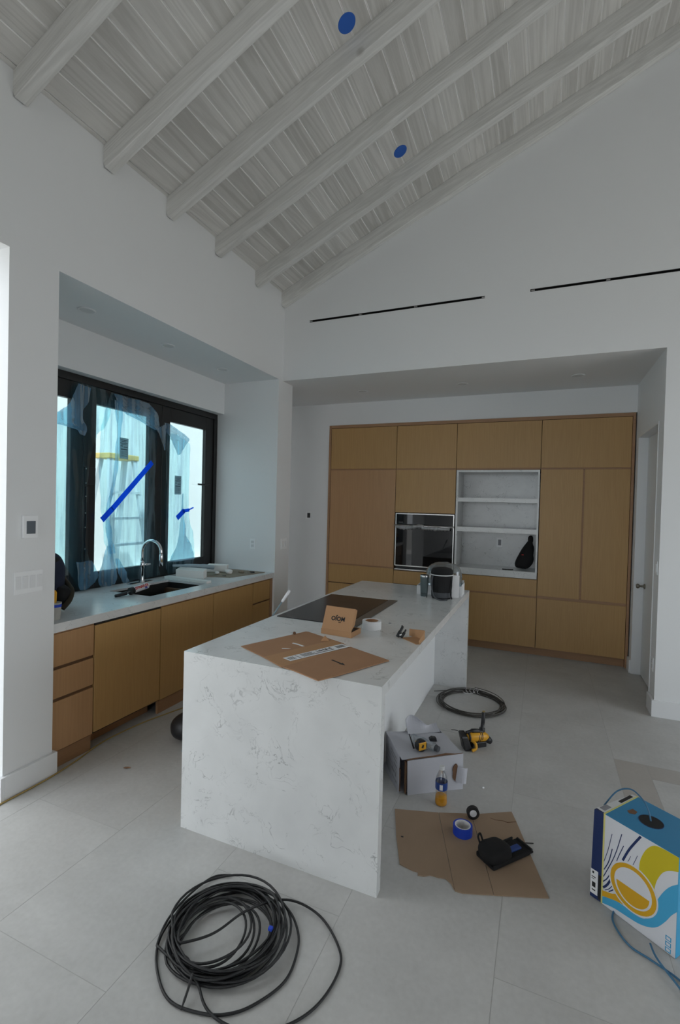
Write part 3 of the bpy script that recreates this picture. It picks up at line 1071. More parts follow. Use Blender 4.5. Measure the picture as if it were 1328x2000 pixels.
def groove(parent, x0, x1, z0, z1):
    part('finger_rail', M_oakh, parent, lambda b: b.box(x0 + .002, x1 - .002, YC + 0.010, YC + 0.0215, z0, z1))


def tall_unit(i, label):
    return thing('tall_cabinet', label, 'cabinet', ((U[i] + U[i + 1]) / 2, YC, 0), 0, 'tall oak cabinets on the far wall')


t1 = tall_unit(0, 'tall oak cabinet with one big door, leftmost beside the thermostat wall')
body(t1, U[0], U[1])
panel('door', t1, U[0] + G, U[1] - G, ZU, ZT)
panel('door', t1, U[0] + G, U[1] - G, cz(0.885), ZUb, M_oak2)
panel('drawer', t1, U[0] + G, U[1] - G, cz(0.625), cz(0.865))
panel('drawer', t1, U[0] + G, U[1] - G, 0.095, cz(0.612))
groove(t1, U[0], U[1], ZUb, ZU)
groove(t1, U[0], U[1], cz(0.865), cz(0.885))
t2 = tall_unit(1, 'tall oak cabinet housing the black built-in oven')
part('carcass', M_oakdark, t2, lambda b: b.box(U[1] + .001, U[2] - .001, YC + 0.022, 1.80, 0.09, cz(0.86)))
part('carcass', M_oakdark, t2, lambda b: b.box(U[1] + .001, U[2] - .001, YC + 0.022, 1.80, cz(1.60), ZT))
panel('door', t2, U[1] + G, U[2] - G, ZU, ZT)
panel('door', t2, U[1] + G, U[2] - G, cz(1.602), ZUb)
panel('drawer', t2, U[1] + G, U[2] - G, cz(0.68), cz(0.848))
panel('drawer', t2, U[1] + G, U[2] - G, 0.095, cz(0.662))
groove(t2, U[1], U[2], ZUb, ZU)
t3 = tall_unit(2, 'tall oak cabinet framing the open white stone shelves')
part('carcass', M_oakdark, t3, lambda b: b.box(U[2] + .001, U[3] - .001, YC + 0.022, 1.80, 0.09, cz(0.872)))
part('carcass', M_oakdark, t3, lambda b: b.box(U[2] + .001, U[3] - .001, YC + 0.022, 1.80, cz(2.146), ZT))
panel('door', t3, U[2] + G, U[3] - G, ZU, ZT)
panel('drawer', t3, U[2] + G, U[3] - G, cz(0.676), cz(0.866))
panel('drawer', t3, U[2] + G, U[3] - G, 0.095, cz(0.656))
groove(t3, U[2], U[3], ZUb, ZU)
groove(t3, U[2], U[3], cz(0.656), cz(0.676))
t4 = tall_unit(3, 'tall oak pantry cabinet with a pair of doors, rightmost beside the white door')
body(t4, U[3], U[4])
panel('door', t4, U[3] + G, U[4] - G, ZU, ZT)
panel('door', t4, U[3] + G, cx(3.108), cz(0.686), ZUb)
panel('door', t4, cx(3.126), U[4] - G, cz(0.686), ZUb)
panel('drawer', t4, U[3] + G, U[4] - G, 0.095, cz(0.655))
groove(t4, U[3], U[4], ZUb, ZU)
groove(t4, U[3], U[4], cz(0.655), cz(0.686))
part('finger_rail', M_oakh, t4, lambda b: b.box(cx(3.108), cx(3.126), YC + 0.010, YC + 0.0215, cz(0.69), cz(2.14)))

fr = thing('cabinet_surround', 'oak end panels, top strip and plinth framing the tall cabinets', 'cabinet trim', ((CX0 + CX1) / 2, YC, 0))
part('end_panel', M_oakh, fr, lambda b: b.box(CX0, U[0] - .001, YC - 0.004, 1.80, 0, CZT), bevel=0.0015)
part('end_panel', M_oakh, fr, lambda b: b.box(U[4] + .001, CX1, YC - 0.004, 1.80, 0, CZT), bevel=0.0015)
part('top_strip', M_oakh, fr, lambda b: b.box(U[0], U[4], YC - 0.004, 1.80, ZT + 0.004, CZT), bevel=0.0015)
part('plinth', M_oakh, fr, lambda b: b.box(U[0], U[4], YC + 0.05, YC + 0.07, 0, 0.088))

# oven
ov = thing('wall_oven', 'black glass built-in oven with steel frame and foil-wrapped handle', 'oven', ((U[1] + U[2]) / 2, YC, cz(0.86)))
OX0, OX1, OZ0, OZ1 = cx(0.957), cx(1.704), cz(0.862), cz(1.592)
part('body', M_blackm, ov, lambda b: b.box(OX0 + .01, OX1 - .01, YC + 0.012, 1.7, OZ0, OZ1 - .005))
part('control_panel', M_ovglass, ov, lambda b: b.box(OX0 + .012, OX1 - .012, YC - 0.012, YC + 0.012, cz(1.455), OZ1 - .012))
part('door_glass', M_ovglass, ov, lambda b: b.box(OX0 + .012, OX1 - .012, YC - 0.014, YC + 0.012, cz(0.925), cz(1.447)))
part('steel_frame', M_steel, ov, lambda b: (b.box(OX0, OX0 + .012, YC - .016, YC + .012, cz(.915), OZ1), b.box(OX1 - .012, OX1, YC - .016, YC + .012, cz(.915), OZ1),
                                           b.box(OX0 + .012, OX1 - .012, YC - .016, YC + .012, OZ1 - .012, OZ1), b.box(OX0 + .012, OX1 - .012, YC - .016, YC + .012, cz(.912), cz(.925)),
                                           b.box(OX0, OX1, YC - .012, YC + .012, OZ0, cz(.876))))
hd = part('handle', M_steel, ov, lambda b: (b.cyl((OX0 - .006, YC - .055, cz(1.436)), (OX1 - .004, YC - .055, cz(1.436)), 0.011, n=14), b.cyl((OX0 + .05, YC - .055, cz(1.436)), (OX0 + .05, YC - .01, cz(1.436)), 0.008), b.cyl((OX1 - .05, YC - .055, cz(1.436)), (OX1 - .05, YC - .01, cz(1.436)), 0.008)), smooth=True)


def wrap(b):
    pts, rr = [], []
    for k in range(60):
        f = k / 59
        pts.append((OX0 + .02 + (OX1 - OX0 - .06) * f, YC - .055, cz(1.436) - 0.012 - 0.014 * math.sin(f * 9) * (f < .5) - 0.012 * (f > .5) + 0.006 * mnoise.noise(Vector((f * 30, 0, 3)))))
        rr.append(0.022 + 0.016 * abs(mnoise.noise(Vector((f * 17, 2, 0)))) + 0.008 * mnoise.noise(Vector((f * 40, 7, 0))))
    b.tube(pts, rr, 12)


wr = part('plastic_wrap', M_crinkle, ov, wrap, smooth=True)
for k in range(4):
    part('knob_light', M_lens, ov, lambda b: b.box(OX0 + .045 + k * .014, OX0 + .052 + k * .014, YC - .0125, YC - .012, cz(1.475), cz(1.480)))

# stone niche
NX0, NX1, NZ0, NZ1 = cx(1.716), cx(2.662), cz(0.874), cz(2.142)
NT = 0.024
YN = 1.56
ni = thing('stone_shelving', 'open white veined stone niche with two shelves in the oak wall', 'shelving', ((NX0 + NX1) / 2, YC, NZ0))
part('side', M_quartz, ni, lambda b: b.box(NX0, NX0 + NT, YC - .006, YN, NZ0, NZ1))
part('side', M_quartz, ni, lambda b: b.box(NX1 - NT * .8, NX1, YC - .006, YN, NZ0, NZ1))
part('top', M_quartz, ni, lambda b: b.box(NX0 + NT, NX1 - NT * .8, YC - .006, YN, NZ1 - NT, NZ1))
part('back', M_quartz, ni, lambda b: b.box(NX0, NX1, YN, YN + .015, NZ0, NZ1))
part('base', M_quartz, ni, lambda b: b.box(NX0 + NT, NX1 - NT * .8, YC - .006, YN, NZ0, cz(0.953)))
for z0, z1 in ((1.757, 1.806), (1.394, 1.449)):
    part('shelf', M_quartz, ni, lambda b: b.box(NX0 + NT, NX1 - NT * .8, YC - .004, YN, cz(z0), cz(z1)))
plate('wall_outlet', 'white framed outlet on the stone back of the open shelves', 'outlet', (2.215, YN, 1.255), 0, 0.072, 0.118, [(-0.018, 0.018, -0.036, 0.036, 0.002, 'socket', M_greyprint)])

# black backpack in the niche
bp = thing('backpack', 'slumped black backpack in the open stone shelves', 'backpack', (2.49, 1.34, cz(.953)))
ZB = cz(.953)


def bshape(p):
    k = (p.z + 1) / 2
    return (p.x * (1.0 - 0.72 * k) + 0.66 * k, p.y * (1 - 0.35 * k), p.z)


part('bag_body', M_blackfab, bp, lambda b: b.blob((2.495, 1.36, ZB + .185), (0.128, 0.11, 0.178), 0.75, 0.10, 14, seed=2, shape=bshape), smooth=True)
part('top_loop', M_blackfab, bp, lambda b: b.blob((2.583, 1.36, ZB + .365), (0.032, 0.03, 0.045), 0.8, 0.2, 20, 14, 8, seed=5), smooth=True)
part('strap', M_blackfab, bp, lambda b: b.tube(catmull([(2.40, 1.25, ZB + .006), (2.36, 1.22, ZB + .006), (2.28, 1.21, ZB + .006)], 6), 0.006, 6))
part('logo', M_red, bp, lambda b: b.box(2.490, 2.512, 1.258, 1.262, ZB + .180, ZB + .190))

# ------------------------------------------------------------------ counter run under the window
FX = -0.022      # door faces
base_units = [
    ('base_cabinet', 'oak base cabinet with three drawers, next to the white pier', 'cabinet', YA0 + 0.005, -2.487),
    ('dishwasher', 'oak panelled dishwasher with black top strip between the drawers and sink', 'dishwasher', -2.483, -1.885),
    ('base_cabinet', 'oak base cabinet with a single door under the sink', 'cabinet', -1.881, -1.235),
    ('base_cabinet', 'plain oak base cabinet right of the sink cabinet', 'cabinet', -1.231, -0.592),
    ('base_cabinet', 'narrow oak base cabinet with drawer groove at the far end of the counter', 'cabinet', -0.588, -0.262)]


def fpanel(name, par, y0, y1, z0, z1, mt=M_oak):
    return part(name, mt, par, lambda b: b.box(FX - 0.02, FX, y0 + .0015, y1 - .0015, z0, z1), bevel=0.0012)


for k, (nm, lab, cat, y0, y1) in enumerate(base_units):
    u = thing(nm, lab, cat, (-0.40, (y0 + y1) / 2, 0), 0, 'oak base cabinets under the window' if k != 1 else None)
    if k == 1:
        part('tub', M_blackm, u, lambda b: b.box(-0.62, FX - 0.022, y0 + .002, y1 - .002, 0.10, 0.845))
        part('door_panel', M_oak, u, lambda b: b.box(FX - .02, FX + .002, y0 + .002, y1 - .002, 0.118, 0.838), bevel=0.0012)
        part('control_strip', M_blackm, u, lambda b: b.box(FX - .03, FX - .001, y0 + .001, y1 - .001, 0.841, 0.857))
        part('toe_kick', M_oakh, u, lambda b: b.box(-0.16, -0.14, y0, y1, 0, 0.10))
        continue
    lo = 0.845 if k != 2 else 0.64
    part('carcass', M_oakdark, u, lambda b: b.box(-0.80, FX - 0.022, y0 + .001, y1 - .001, 0.10, lo))
    if k == 2:
        part('rail', M_oakdark, u, lambda b: b.box(-0.06, FX - .022, y0 + .001, y1 - .001, 0.64, 0.845))
    part('top_rail', M_oakh, u, lambda b: b.box(FX - .03, FX - .004, y0, y1, 0.846, 0.858))
    part('toe_kick', M_oakh, u, lambda b: b.box(-0.06 if k in (0, 2) else -0.12, -0.04 if k in (0, 2) else -0.10, y0, y1, 0, 0.10))
    if k == 0:
        for z0, z1, mt in ((0.112, 0.425, M_oak2), (0.445, 0.623, M_oak2), (0.643, 0.845, M_oak2)):
            fpanel('drawer', u, y0, y1, z0, z1, mt)
        part('finger_rail', M_oakdark, u, lambda b: (b.box(FX - .0215, FX - .012, y0 + .002, y1 - .002, .425, .445), b.box(FX - .0215, FX - .012, y0 + .002, y1 - .002, .623, .643)))
    elif k == 4:
        fpanel('drawer', u, y0, y1, .112, .618)
        fpanel('drawer', u, y0, y1, .634, .843)
        part('finger_rail', M_oakdark, u, lambda b: b.box(FX - .0215, FX - .012, y0 + .002, y1 - .002, .618, .634))
    else:
        fpanel('door', u, y0, y1, .112, .843)
part_end = part
tag(MB().box(-0.78, FX, -0.258, YA1 - 0.002, 0, 0.856).build('end_panel', M_oakh), 'slim oak end panel against the alcove side wall', 'panel')

CF, CBK = -0.005, WX - 0.05
SX0, SX1, SY0, SY1 = -0.61, -0.16, -1.858, -1.17
b = MB()
CYA, CYB, CZ0 = YA0 + 0.001, YA1 - 0.001, 0.859
CBK = -0.8785
b.box(SX1, CF, CYA, CYB, CZ0, IH - .002 + .002)
b.box(CBK, SX0, CYA, CYB, CZ0, 0.902)
b.box(WX + 0.003, SX0, CYA, CYB, 0.902, IH)
b.box(SX0, SX1, CYA, SY0, CZ0, IH)
b.box(SX0, SX1, SY1, CYB, CZ0, IH)
tag(b.build('countertop', M_quartz), 'white veined stone counter with sink cutout under the window', 'countertop')

sk = thing('sink', 'black rectangular undermount sink in the window counter', 'sink', (-0.4, -1.545, 0.66))
ZR = IH - .018
part('basin', M_sink, sk, lambda b: (b.box(SX0 + .001, SX1 - .001, SY0 + .001, SY1 - .001, .655, .675), b.box(SX0 + .001, SX0 + .011, SY0 + .001, SY1 - .001, .675, ZR), b.box(SX1 - .011, SX1 - .001, SY0 + .001, SY1 - .001, .675, ZR),
                                    b.box(SX0 + .011, SX1 - .011, SY0 + .001, SY0 + .011, .675, ZR), b.box(SX0 + .011, SX1 - .011, SY1 - .011, SY1 - .001, .675, ZR)))
part('drain', M_steel, sk, lambda b: b.lathe([(0.045, 0), (0.04, 0.004), (0.02, 0.002)], 20, (-0.4, -1.545, .675)))

fa = thing('faucet', 'chrome gooseneck kitchen faucet behind the black sink', 'faucet', (-0.70, -1.415, IH))
part('base_plate', M_chrome, fa, lambda b: b.box(-0.73, -0.675, -1.56, -1.30, IH, IH + .006), bevel=0.003)
part('body', M_chrome, fa, lambda b: b.lathe([(0.027, .006), (0.025, .012), (0.019, .03), (0.017, .13), (0.021, .135), (0.021, .19), (0.014, .2)], 20, (-0.70, -1.415, IH)), smooth=True)
arc = [(-0.70, -1.415, IH + z) for z in (.19, .24, .29)]
R = 0.105
for k in range(1, 15):
    a = PI - PI * k / 15
    arc.append((-0.70 + (R + R * math.cos(a)) * 0.98, -1.415 + (R + R * math.cos(a)) * 0.10, IH + .29 + R * math.sin(a)))
arc += [(-0.70 + 2 * R * .98, -1.415 + 2 * R * .1, IH + z) for z in (.29, .26)]
part('spout', M_chrome, fa, lambda b: b.tube(arc, 0.0135, 14), smooth=True)
part('spray_head', M_chrome, fa, lambda b: b.lathe([(0.0145, .275), (0.017, .26), (0.018, .17), (0.015, .165)], 16, (-0.70 + 2 * R * .98, -1.415 + 2 * R * .1, IH)), smooth=True)
part('lever', M_chrome, fa, lambda b: b.cyl((-0.70, -1.415, IH + .165), (-0.69, -1.33, IH + .165), 0.012), smooth=True)

cg = thing('caulk_gun', 'black caulking gun loaded with a white and red tube by the sink', 'caulk gun', (-0.35, -1.86, IH))
d0, d1 = Vector((-0.345, -2.03, IH + .012)), Vector((-0.352, -1.65, IH + .06))
part('handle', M_blackm, cg, lambda b: b.tube(catmull([(-0.345, -2.03, IH + .013), (-0.34, -1.97, IH + .016), (-0.335, -1.93, IH + .02)], 5), [0.012] * 3 + [0.014] * 8, 10), smooth=True)
part('rod', M_steel, cg, lambda b: b.cyl((-0.335, -1.94, IH + .022), (-0.338, -1.86, IH + .034), 0.004, n=8))
part('frame', M_blackm, cg, lambda b: (b.cyl((-0.335, -1.895, IH + .029), (-0.337, -1.865, IH + .031), 0.03, n=18), b.box(-0.345, -0.330, -1.90, -1.87, IH + .002, IH + .01)))
tb = part('sealant_tube', M_paper, cg, lambda b: (b.cyl((-0.337, -1.866, IH + .031), (-0.352, -1.70, IH + .046), 0.0255, n=20), b.cyl((-0.352, -1.70, IH + .046), (-0.354, -1.66, IH + .05), 0.012, 0.005, n=10)), smooth=False)
ax = (Vector((-0.352, -1.70, .046)) - Vector((-0.337, -1.866, .031))).normalized()
vw = (CAM - Vector((-0.345, -1.78, IH + .04))).normalized()
nz_ = (vw - ax * vw.dot(ax)).normalized()
ty = nz_.cross(ax)
mc = Vector((-0.3445, -1.785, IH + .0385)) + nz_ * 0.0262 - cg.location
for s_t, sz, dy, mt in (('DYNAFLEX', 0.030, 0.006, M_red), ('230', 0.018, -0.013, M_bluetape)):
    mm = Matrix((ax, ty, nz_)).transposed().to_4x4()
    mm.translation = mc + ty * dy + ax * (0.0 if sz > .02 else .04)
    text('lettering', s_t, sz, mt, cg, mm, 0.0008)

# items left of the sink
nb = thing('backpack', 'dark navy backpack on the counter behind the white pier', 'backpack', (-0.45, -2.60, IH))
part('bag_body', M_navy, nb, lambda b: b.blob((-0.46, -2.60, IH + .208), (0.15, 0.165, 0.185), 0.6, 0.10, 9, seed=4), smooth=True)
part('top_flap', M_blackfab, nb, lambda b: b.blob((-0.46, -2.60, IH + .33), (0.13, 0.155, 0.05), 0.7, 0.10, 9, seed=7), smooth=True)
part('front_pocket', M_blackfab, nb, lambda b: b.blob((-0.33, -2.50, IH + .092), (0.07, 0.055, 0.075), 0.7, 0.18, 14, seed=9), smooth=True)
part('strap', M_brownfab, nb, lambda b: b.tube(catmull([(-0.42, -2.42, IH + .20), (-0.35, -2.425, IH + .15), (-0.29, -2.45, IH + .12), (-0.25, -2.50, IH + .07), (-0.25, -2.55, IH + .024)], 6), 0.018, 8), smooth=True)
cu = thing('paper_cup', 'plaster-smeared cup banded with blue tape at the counter edge', 'cup', (-0.115, -2.70, IH))
part('cup_body', M_cupgrey, cu, lambda b: b.lathe([(0.030, 0.0), (0.037, 0.108), (0.034, 0.108), (0.028, 0.004), (0.001, 0.004)], 22, (-0.115, -2.70, IH), caps=False), smooth=True)
part('tape_band', M_bluetape, cu, lambda b: b.lathe([(0.0358, .08), (0.0372, .098)], 22, (-0.115, -2.70, IH), caps=False), smooth=True)
tr_ = thing('putty_knife', 'orange handled putty knife standing in the cup', 'putty knife', (-0.115, -2.70, IH + .006))
part('blade', M_steel, tr_, lambda b: b.box(-0.13, -0.10, -2.715, -2.713, IH + .006, IH + .10))
part('grip', M_yellow, tr_, lambda b: b.prism([(-2.735, IH + .09), (-2.695, IH + .09), (-2.692, IH + .17), (-2.70, IH + .185), (-2.725, IH + .185), (-2.735, IH + .17)], 'x', -0.122, -0.108), bevel=0.003)

# items right of the sink
fb = thing('foam_block', 'long white foam block lying right of the faucet', 'foam', (-0.5, -0.98, IH))
part('slab', M_foam, fb, lambda b: b.hexa([(-0.63, -1.05, IH), (-0.36, -0.96, IH), (-0.40, -0.86, IH), (-0.66, -0.95, IH), (-0.63, -1.05, IH + .085), (-0.36, -0.96, IH + .075), (-0.40, -0.86, IH + .09), (-0.66, -0.95, IH + .10)]), bevel=0.004)
sp_ = MB().hexa([(-0.70, -1.13, IH), (-0.16, -1.165, IH), (-0.16, -1.095, IH), (-0.70, -1.06, IH), (-0.70, -1.13, IH + .022), (-0.16, -1.165, IH + .022), (-0.16, -1.095, IH + .022), (-0.70, -1.06, IH + .022)]).build('trim_board', M_foam, bevel=0.002)
tag(sp_, 'pale trim board lying across the counter beside the sink', 'board')
f_2 = thing('foam_block', 'short white foam block on the tan mat in the counter corner', 'foam', (-0.52, -0.5, IH + .003))
part('slab', M_foam, f_2, lambda b: b.hexa([(-0.61, -0.60, IH + .006), (-0.42, -0.50, IH + .006), (-0.47, -0.40, IH + .006), (-0.66, -0.50, IH + .006), (-0.61, -0.60, IH + .085), (-0.42, -0.50, IH + .08), (-0.47, -0.40, IH + .08), (-0.66, -0.50, IH + .085)]), bevel=0.006)
rl = thing('rolled_film', 'rolled up blue film resting on the long foam block', 'plastic film', (-0.5, -0.9, IH + .09))
part('roll', M_rollfilm, rl, lambda b: b.tube(catmull([(-0.70, -1.02, IH + .113), (-0.60, -0.93, IH + .112), (-0.50, -0.80, IH + .10), (-0.46, -0.68, IH + .075)], 6), [0.012] * 6 + [0.018] * 6 + [0.022] * 7, 12), smooth=True)
part('inner_tube', M_blackm, rl, lambda b: b.cyl((-0.466, -0.70, IH + .08), (-0.459, -0.678, IH + .0745), 0.008, n=10))
mt_ = MB().hexa([(-0.52, -0.88, IH), (-0.19, -0.76, IH), (-0.085, -0.27, IH), (-0.72, -0.26, IH), (-0.52, -0.88, IH + .004), (-0.19, -0.76, IH + .004), (-0.085, -0.27, IH + .006), (-0.72, -0.26, IH + .006)]).build('protective_mat', M_mat)
tag(mt_, 'dirty tan protective mat on the far end of the counter', 'mat')
for k, (x, y, r, mt, lb) in enumerate([(-0.36, -0.55, 0.045, M_foam, 'crumpled white foam scrap in front of the short foam block'), (-0.42, -0.66, 0.028, M_foam, 'small white foam crumb left on the tan mat'),
                                      (-0.66, -0.33, 0.05, M_card, 'brown paper ball in the counter corner'), (-0.26, -0.46, 0.03, M_mat, 'flat tan rag scrap on the tan mat')]):
    o = MB().blob((x, y, IH + .006 + r * .45), (r, r * .8, r * .5), 0.9, 0.5, 30, 14, 8, seed=k * 3.0).build('packing_scrap', mt, smooth=False)
    tag(o, lb, 'scrap')
for k, (x, y, a) in enumerate([(-0.22, -0.36, 0.4), (-0.17, -0.42, 1.1), (-0.31, -0.72, -0.3)]):
    o = MB().tube([(x, y, IH + .010), (x + .05 * math.cos(a), y + .05 * math.sin(a), IH + .010)], 0.004, 6).build('dark_chip', M_blackm)
    tag(o, ['dark chip nearest the alcove side wall on the tan mat', 'dark chip near the front of the tan mat', 'dark chip beside the long foam block'][k], 'chip')

# ------------------------------------------------------------------ island
IX0, IX1, IY0, IY1, IT = 1.03, 2.096, -2.83, -0.20, 0.05
isl = thing('kitchen_island', 'white veined stone waterfall island in the middle of the kitchen', 'island', ((IX0 + IX1) / 2, (IY0 + IY1) / 2, 0))
part('countertop', M_quartz, isl, lambda b: b.prism([(IY0, IH), (IY0 + IT, IH - IT), (IY1 - IT, IH - IT), (IY1, IH)], 'x', IX0, IX1))
part('waterfall_panel', M_quartz, isl, lambda b: b.prism([(IY0, 0), (IY0 + IT, 0), (IY0 + IT, IH - IT), (IY0, IH)], 'x', IX0, IX1))
part('waterfall_panel', M_quartz, isl, lambda b: b.prism([(IY1, 0), (IY1, IH), (IY1 - IT, IH - IT), (IY1 - IT, 0)], 'x', IX0, IX1))
part('seat_side_panel', M_wall, isl, lambda b: b.box(1.785, 1.80, IY0 + IT + .001, IY1 - IT - .001, 0, IH - .051))
part('cabinet_body', M_oak, isl, lambda b: b.box(IX0 + .05, 1.784, IY0 + IT + .001, IY1 - IT - .001, 0.0, IH - .051))

ck = thing('cooktop', 'black glass cooktop with grey downdraft strip set in the island', 'cooktop', (1.34, -1.5, IH))
part('glass', M_ckglass, ck, lambda b: b.box(1.062, 1.570, -1.955, -1.045, IH, IH + .005), bevel=0.0015)
part('downdraft_vent', M_vent, ck, lambda b: b.box(1.574, 1.645, -1.955, -1.035, IH, IH + .007), bevel=0.002)

# flattened carton
cb = thing('flattened_carton', 'flattened brown carton with shipping label on the island corner', 'cardboard', (1.63, -2.55, IH))
z0, z1 = IH + .001, IH + .005


def quadpoly(b, pts, za, zb):
    b.prism(pts, 'z', za, zb)


part('flap', M_card, cb, lambda b: b.prism([(1.244, -2.637), (1.443, -2.734), (1.600, -2.822), (1.770, -2.384), (1.707, -2.329), (1.432, -2.211), (1.415, -2.214)], 'z', z0, z1), bevel=0.001)
part('flap', M_card, cb, lambda b: b.prism([(1.603, -2.819), (1.669, -2.838), (1.828, -2.902), (1.884, -2.797), (2.025, -2.497), (1.772, -2.381)], 'z', z0 + .001, z1 + .002), bevel=0.001)
part('packing_tape', M_cardlt, cb, lambda b: b.prism([(1.448, -2.736), (1.60, -2.820), (1.765, -2.395), (1.63, -2.305)], 'z', z1, z1 + .0005))
lb = part('shipping_label', M_paper, cb, lambda b: b.prism([(1.543, -2.713), (1.599, -2.735), (1.768, -2.384), (1.710, -2.353)], 'z', z1 + .002, z1 + .0028))
e1 = (Vector((1.710, -2.353)) - Vector((1.543, -2.713)))
e2 = (Vector((1.599, -2.735)) - Vector((1.543, -2.713)))


def lp(u, v):
    p = Vector((1.543, -2.713)) + e1 * u + e2 * v
    return (p.x, p.y)


def inkq(b, u0, u1, v0, v1):
    b.prism([lp(u0, v0), lp(u1, v0), lp(u1, v1), lp(u0, v1)], 'z', z1 + .0028, z1 + .0031)


def ink(b):
    for k in range(7):
        inkq(b, .03 + .014 * k, .03 + .014 * k + (.004 if k % 2 else .008), .2, .8)
    inkq(b, .17, .18, .1, .95)
    for k in range(4):
        inkq(b, .24, .44 - .03 * (k % 2), .18 + .18 * k, .26 + .18 * k)
    for k in range(9):
        inkq(b, .50 + .028 * k, .51 + .028 * k + .006 * (k % 3), .15 + .1 * (k % 2), .55)
    inkq(b, .42, .74, .72, .82)
    for k in range(6):
        inkq(b, .82 + .024 * k, .835 + .024 * k, .25, .8)


part('label_print', M_ink, cb, ink)
A = Vector((1.770, -2.626))
D = Vector((0.088, -0.042)).normalized()
Nn = Vector((-D.y, D.x))
L_ = 0.098


def aq(u, v):
    p = A + D * u + Nn * v
    return (p.x, p.y)


part('arrow_mark', M_ink, cb, lambda b: b.prism([aq(0, -.005), aq(.066, -.005), aq(.066, -.013), aq(L_, 0), aq(.066, .013), aq(.066, .005), aq(0, .005)], 'z', z1 + .002, z1 + .0026))
part('torn_patch', M_paper, cb, lambda b: (b.prism([(1.462, -2.455), (1.50, -2.462), (1.545, -2.482), (1.535, -2.492), (1.495, -2.475), (1.460, -2.468)], 'z', z1, z1 + .0008),
                                        b.prism([(1.455, -2.572), (1.475, -2.560), (1.500, -2.553), (1.490, -2.565), (1.465, -2.578)], 'z', z1, z1 + .0008)))
o = MB().add([(1.582, -2.36, IH + .006), (1.622, -2.335, IH + .006), (1.61, -2.31, IH + .006), (1.598, -2.335, IH + .034)], [(0, 1, 2), (0, 1, 3), (1, 2, 3), (2, 0, 3)]).build('cardboard_scrap', M_cardlt)
tag(o, 'small folded triangle of cardboard on the flattened carton', 'scrap')
o = MB().blob((1.387, -2.300, IH + .010), (0.010, 0.007, 0.008), 0.9, 0.5, 60, 10, 6, 3.0).build('paper_scrap', M_carddk)
tag(o, 'tiny dark paper scrap beside the flattened carton', 'scrap')

# kraft box with lid up
bx_o = Vector((1.507, -2.193, IH))
bx_u = Vector((0.200, -0.015, 0))
bang = math.atan2(bx_u.y, bx_u.x) + 0.0
kb = thing('kraft_box', 'small kraft box with its printed lid propped half open', 'box', bx_o, bang)
BW, BD, BHt, T = 0.20, 0.130, 0.032, 0.003
MB().box(0, BW, 0, BD, 0.0005, T).box(0, BW, 0, T, T, BHt).box(0, BW, BD - T, BD, T, BHt).box(0, T, T, BD - T, T, BHt).box(BW - T, BW, T, BD - T, T, BHt).build('tray', M_cardlt, kb, world=False)
ML = Matrix.Translation((0, 0.002, BHt)) @ Matrix.Rotation(math.radians(67), 4, 'X')
lid = MB()
LL = 0.138
lid.box(0.002, BW - .002, 0, LL, -T, 0)
for xx in (0.002, BW - .002 - T):
    lid.prism([(0.012, -T), (LL, -T), (LL, -0.030), (0.05, -0.030)], 'x', xx, xx + T)
lid.box(0.002, BW - .002, LL - T, LL, -0.030, -T)
lo = lid.build('lid', M_cardlt, kb, world=False, bevel=0.001)
lo.matrix_local = ML
part('contents', M_blackm, kb, lambda b: b.box(.02, BW - .015, .05, BD - .008, T, .026), world=False)
mm = Matrix.Translation((0.098, 0.070, 0.0006)) @ Matrix.Rotation(PI, 4, 'Z')
text('lettering', 'MOJO', 0.034, M_ink, lo, mm, 0.0004)
mm = Matrix.Translation((0.112, 0.049, 0.0006)) @ Matrix.Rotation(PI, 4, 'Z')
text('small_lettering', 'LABS', 0.008, M_ink, lo, mm, 0.0003)

tp = thing('tape_roll', 'roll of white tape beside the kraft box on the island', 'tape', (1.737, -1.935, IH))
part('roll', M_paper, tp, lambda b: b.lathe([(0.060, 0.0), (0.060, 0.050), (0.042, 0.050), (0.042, 0.0), (0.060, 0.0)], 32, (1.737, -1.935, IH), caps=False), smooth=False)
part('core', M_card, tp, lambda b: b.lathe([(0.0415, 0.0), (0.0415, 0.049), (0.038, 0.049), (0.038, 0.0), (0.0415, 0)], 28, (1.737, -1.935, IH), caps=False))

lc = thing('folded_card', 'folded strip of kraft card standing near the island edge', 'cardboard', (2.03, -2.05, IH))
part('base_panel', M_cardlt, lc, lambda b: b.prism([(1.968, -2.062), (2.075, -2.150), (2.095, -2.135), (2.070, -1.96), (2.05, -1.975)], 'z', IH + .0005, IH + .003))
part('upright_panel', M_cardlt, lc, lambda b: b.hexa([(1.995, -2.00, IH + .003), (2.093, -2.030, IH + .003), (2.094, -2.027, IH + .003), (1.996, -1.997, IH + .003),
                                                    (1.993, -1.99, IH + .042), (2.091, -2.020, IH + .050), (2.092, -2.017, IH + .050), (1.994, -1.987, IH + .042)]))
part('upright_panel', M_cardlt, lc, lambda b: b.hexa([(2.093, -2.030, IH + .003), (2.088, -2.14, IH + .003), (2.091, -2.14, IH + .003), (2.096, -2.030, IH + .003),
                                                    (2.091, -2.020, IH + .050), (2.084, -2.135, IH + .018), (2.087, -2.135, IH + .018), (2.094, -2.020, IH + .050)]))
cl = thing('spring_clamp', 'small black spring clamp leaning on the folded card', 'clamp', (1.955, -2.06, IH))
part('jaw', M_blackm, cl, lambda b: b.tube(catmull([(1.945, -2.075, IH + .008), (1.955, -2.06, IH + .035), (1.965, -2.045, IH + .06), (1.960, -2.04, IH + .068)], 5), [0.011] * 6 + [0.008] * 6 + [0.005] * 4, 8), smooth=True)
part('jaw', M_blackm, cl, lambda b: b.tube(catmull([(1.965, -2.07, IH + .007), (1.978, -2.05, IH + .03), (1.985, -2.04, IH + .048)], 5), [0.009] * 6 + [0.005] * 5, 8), smooth=True)
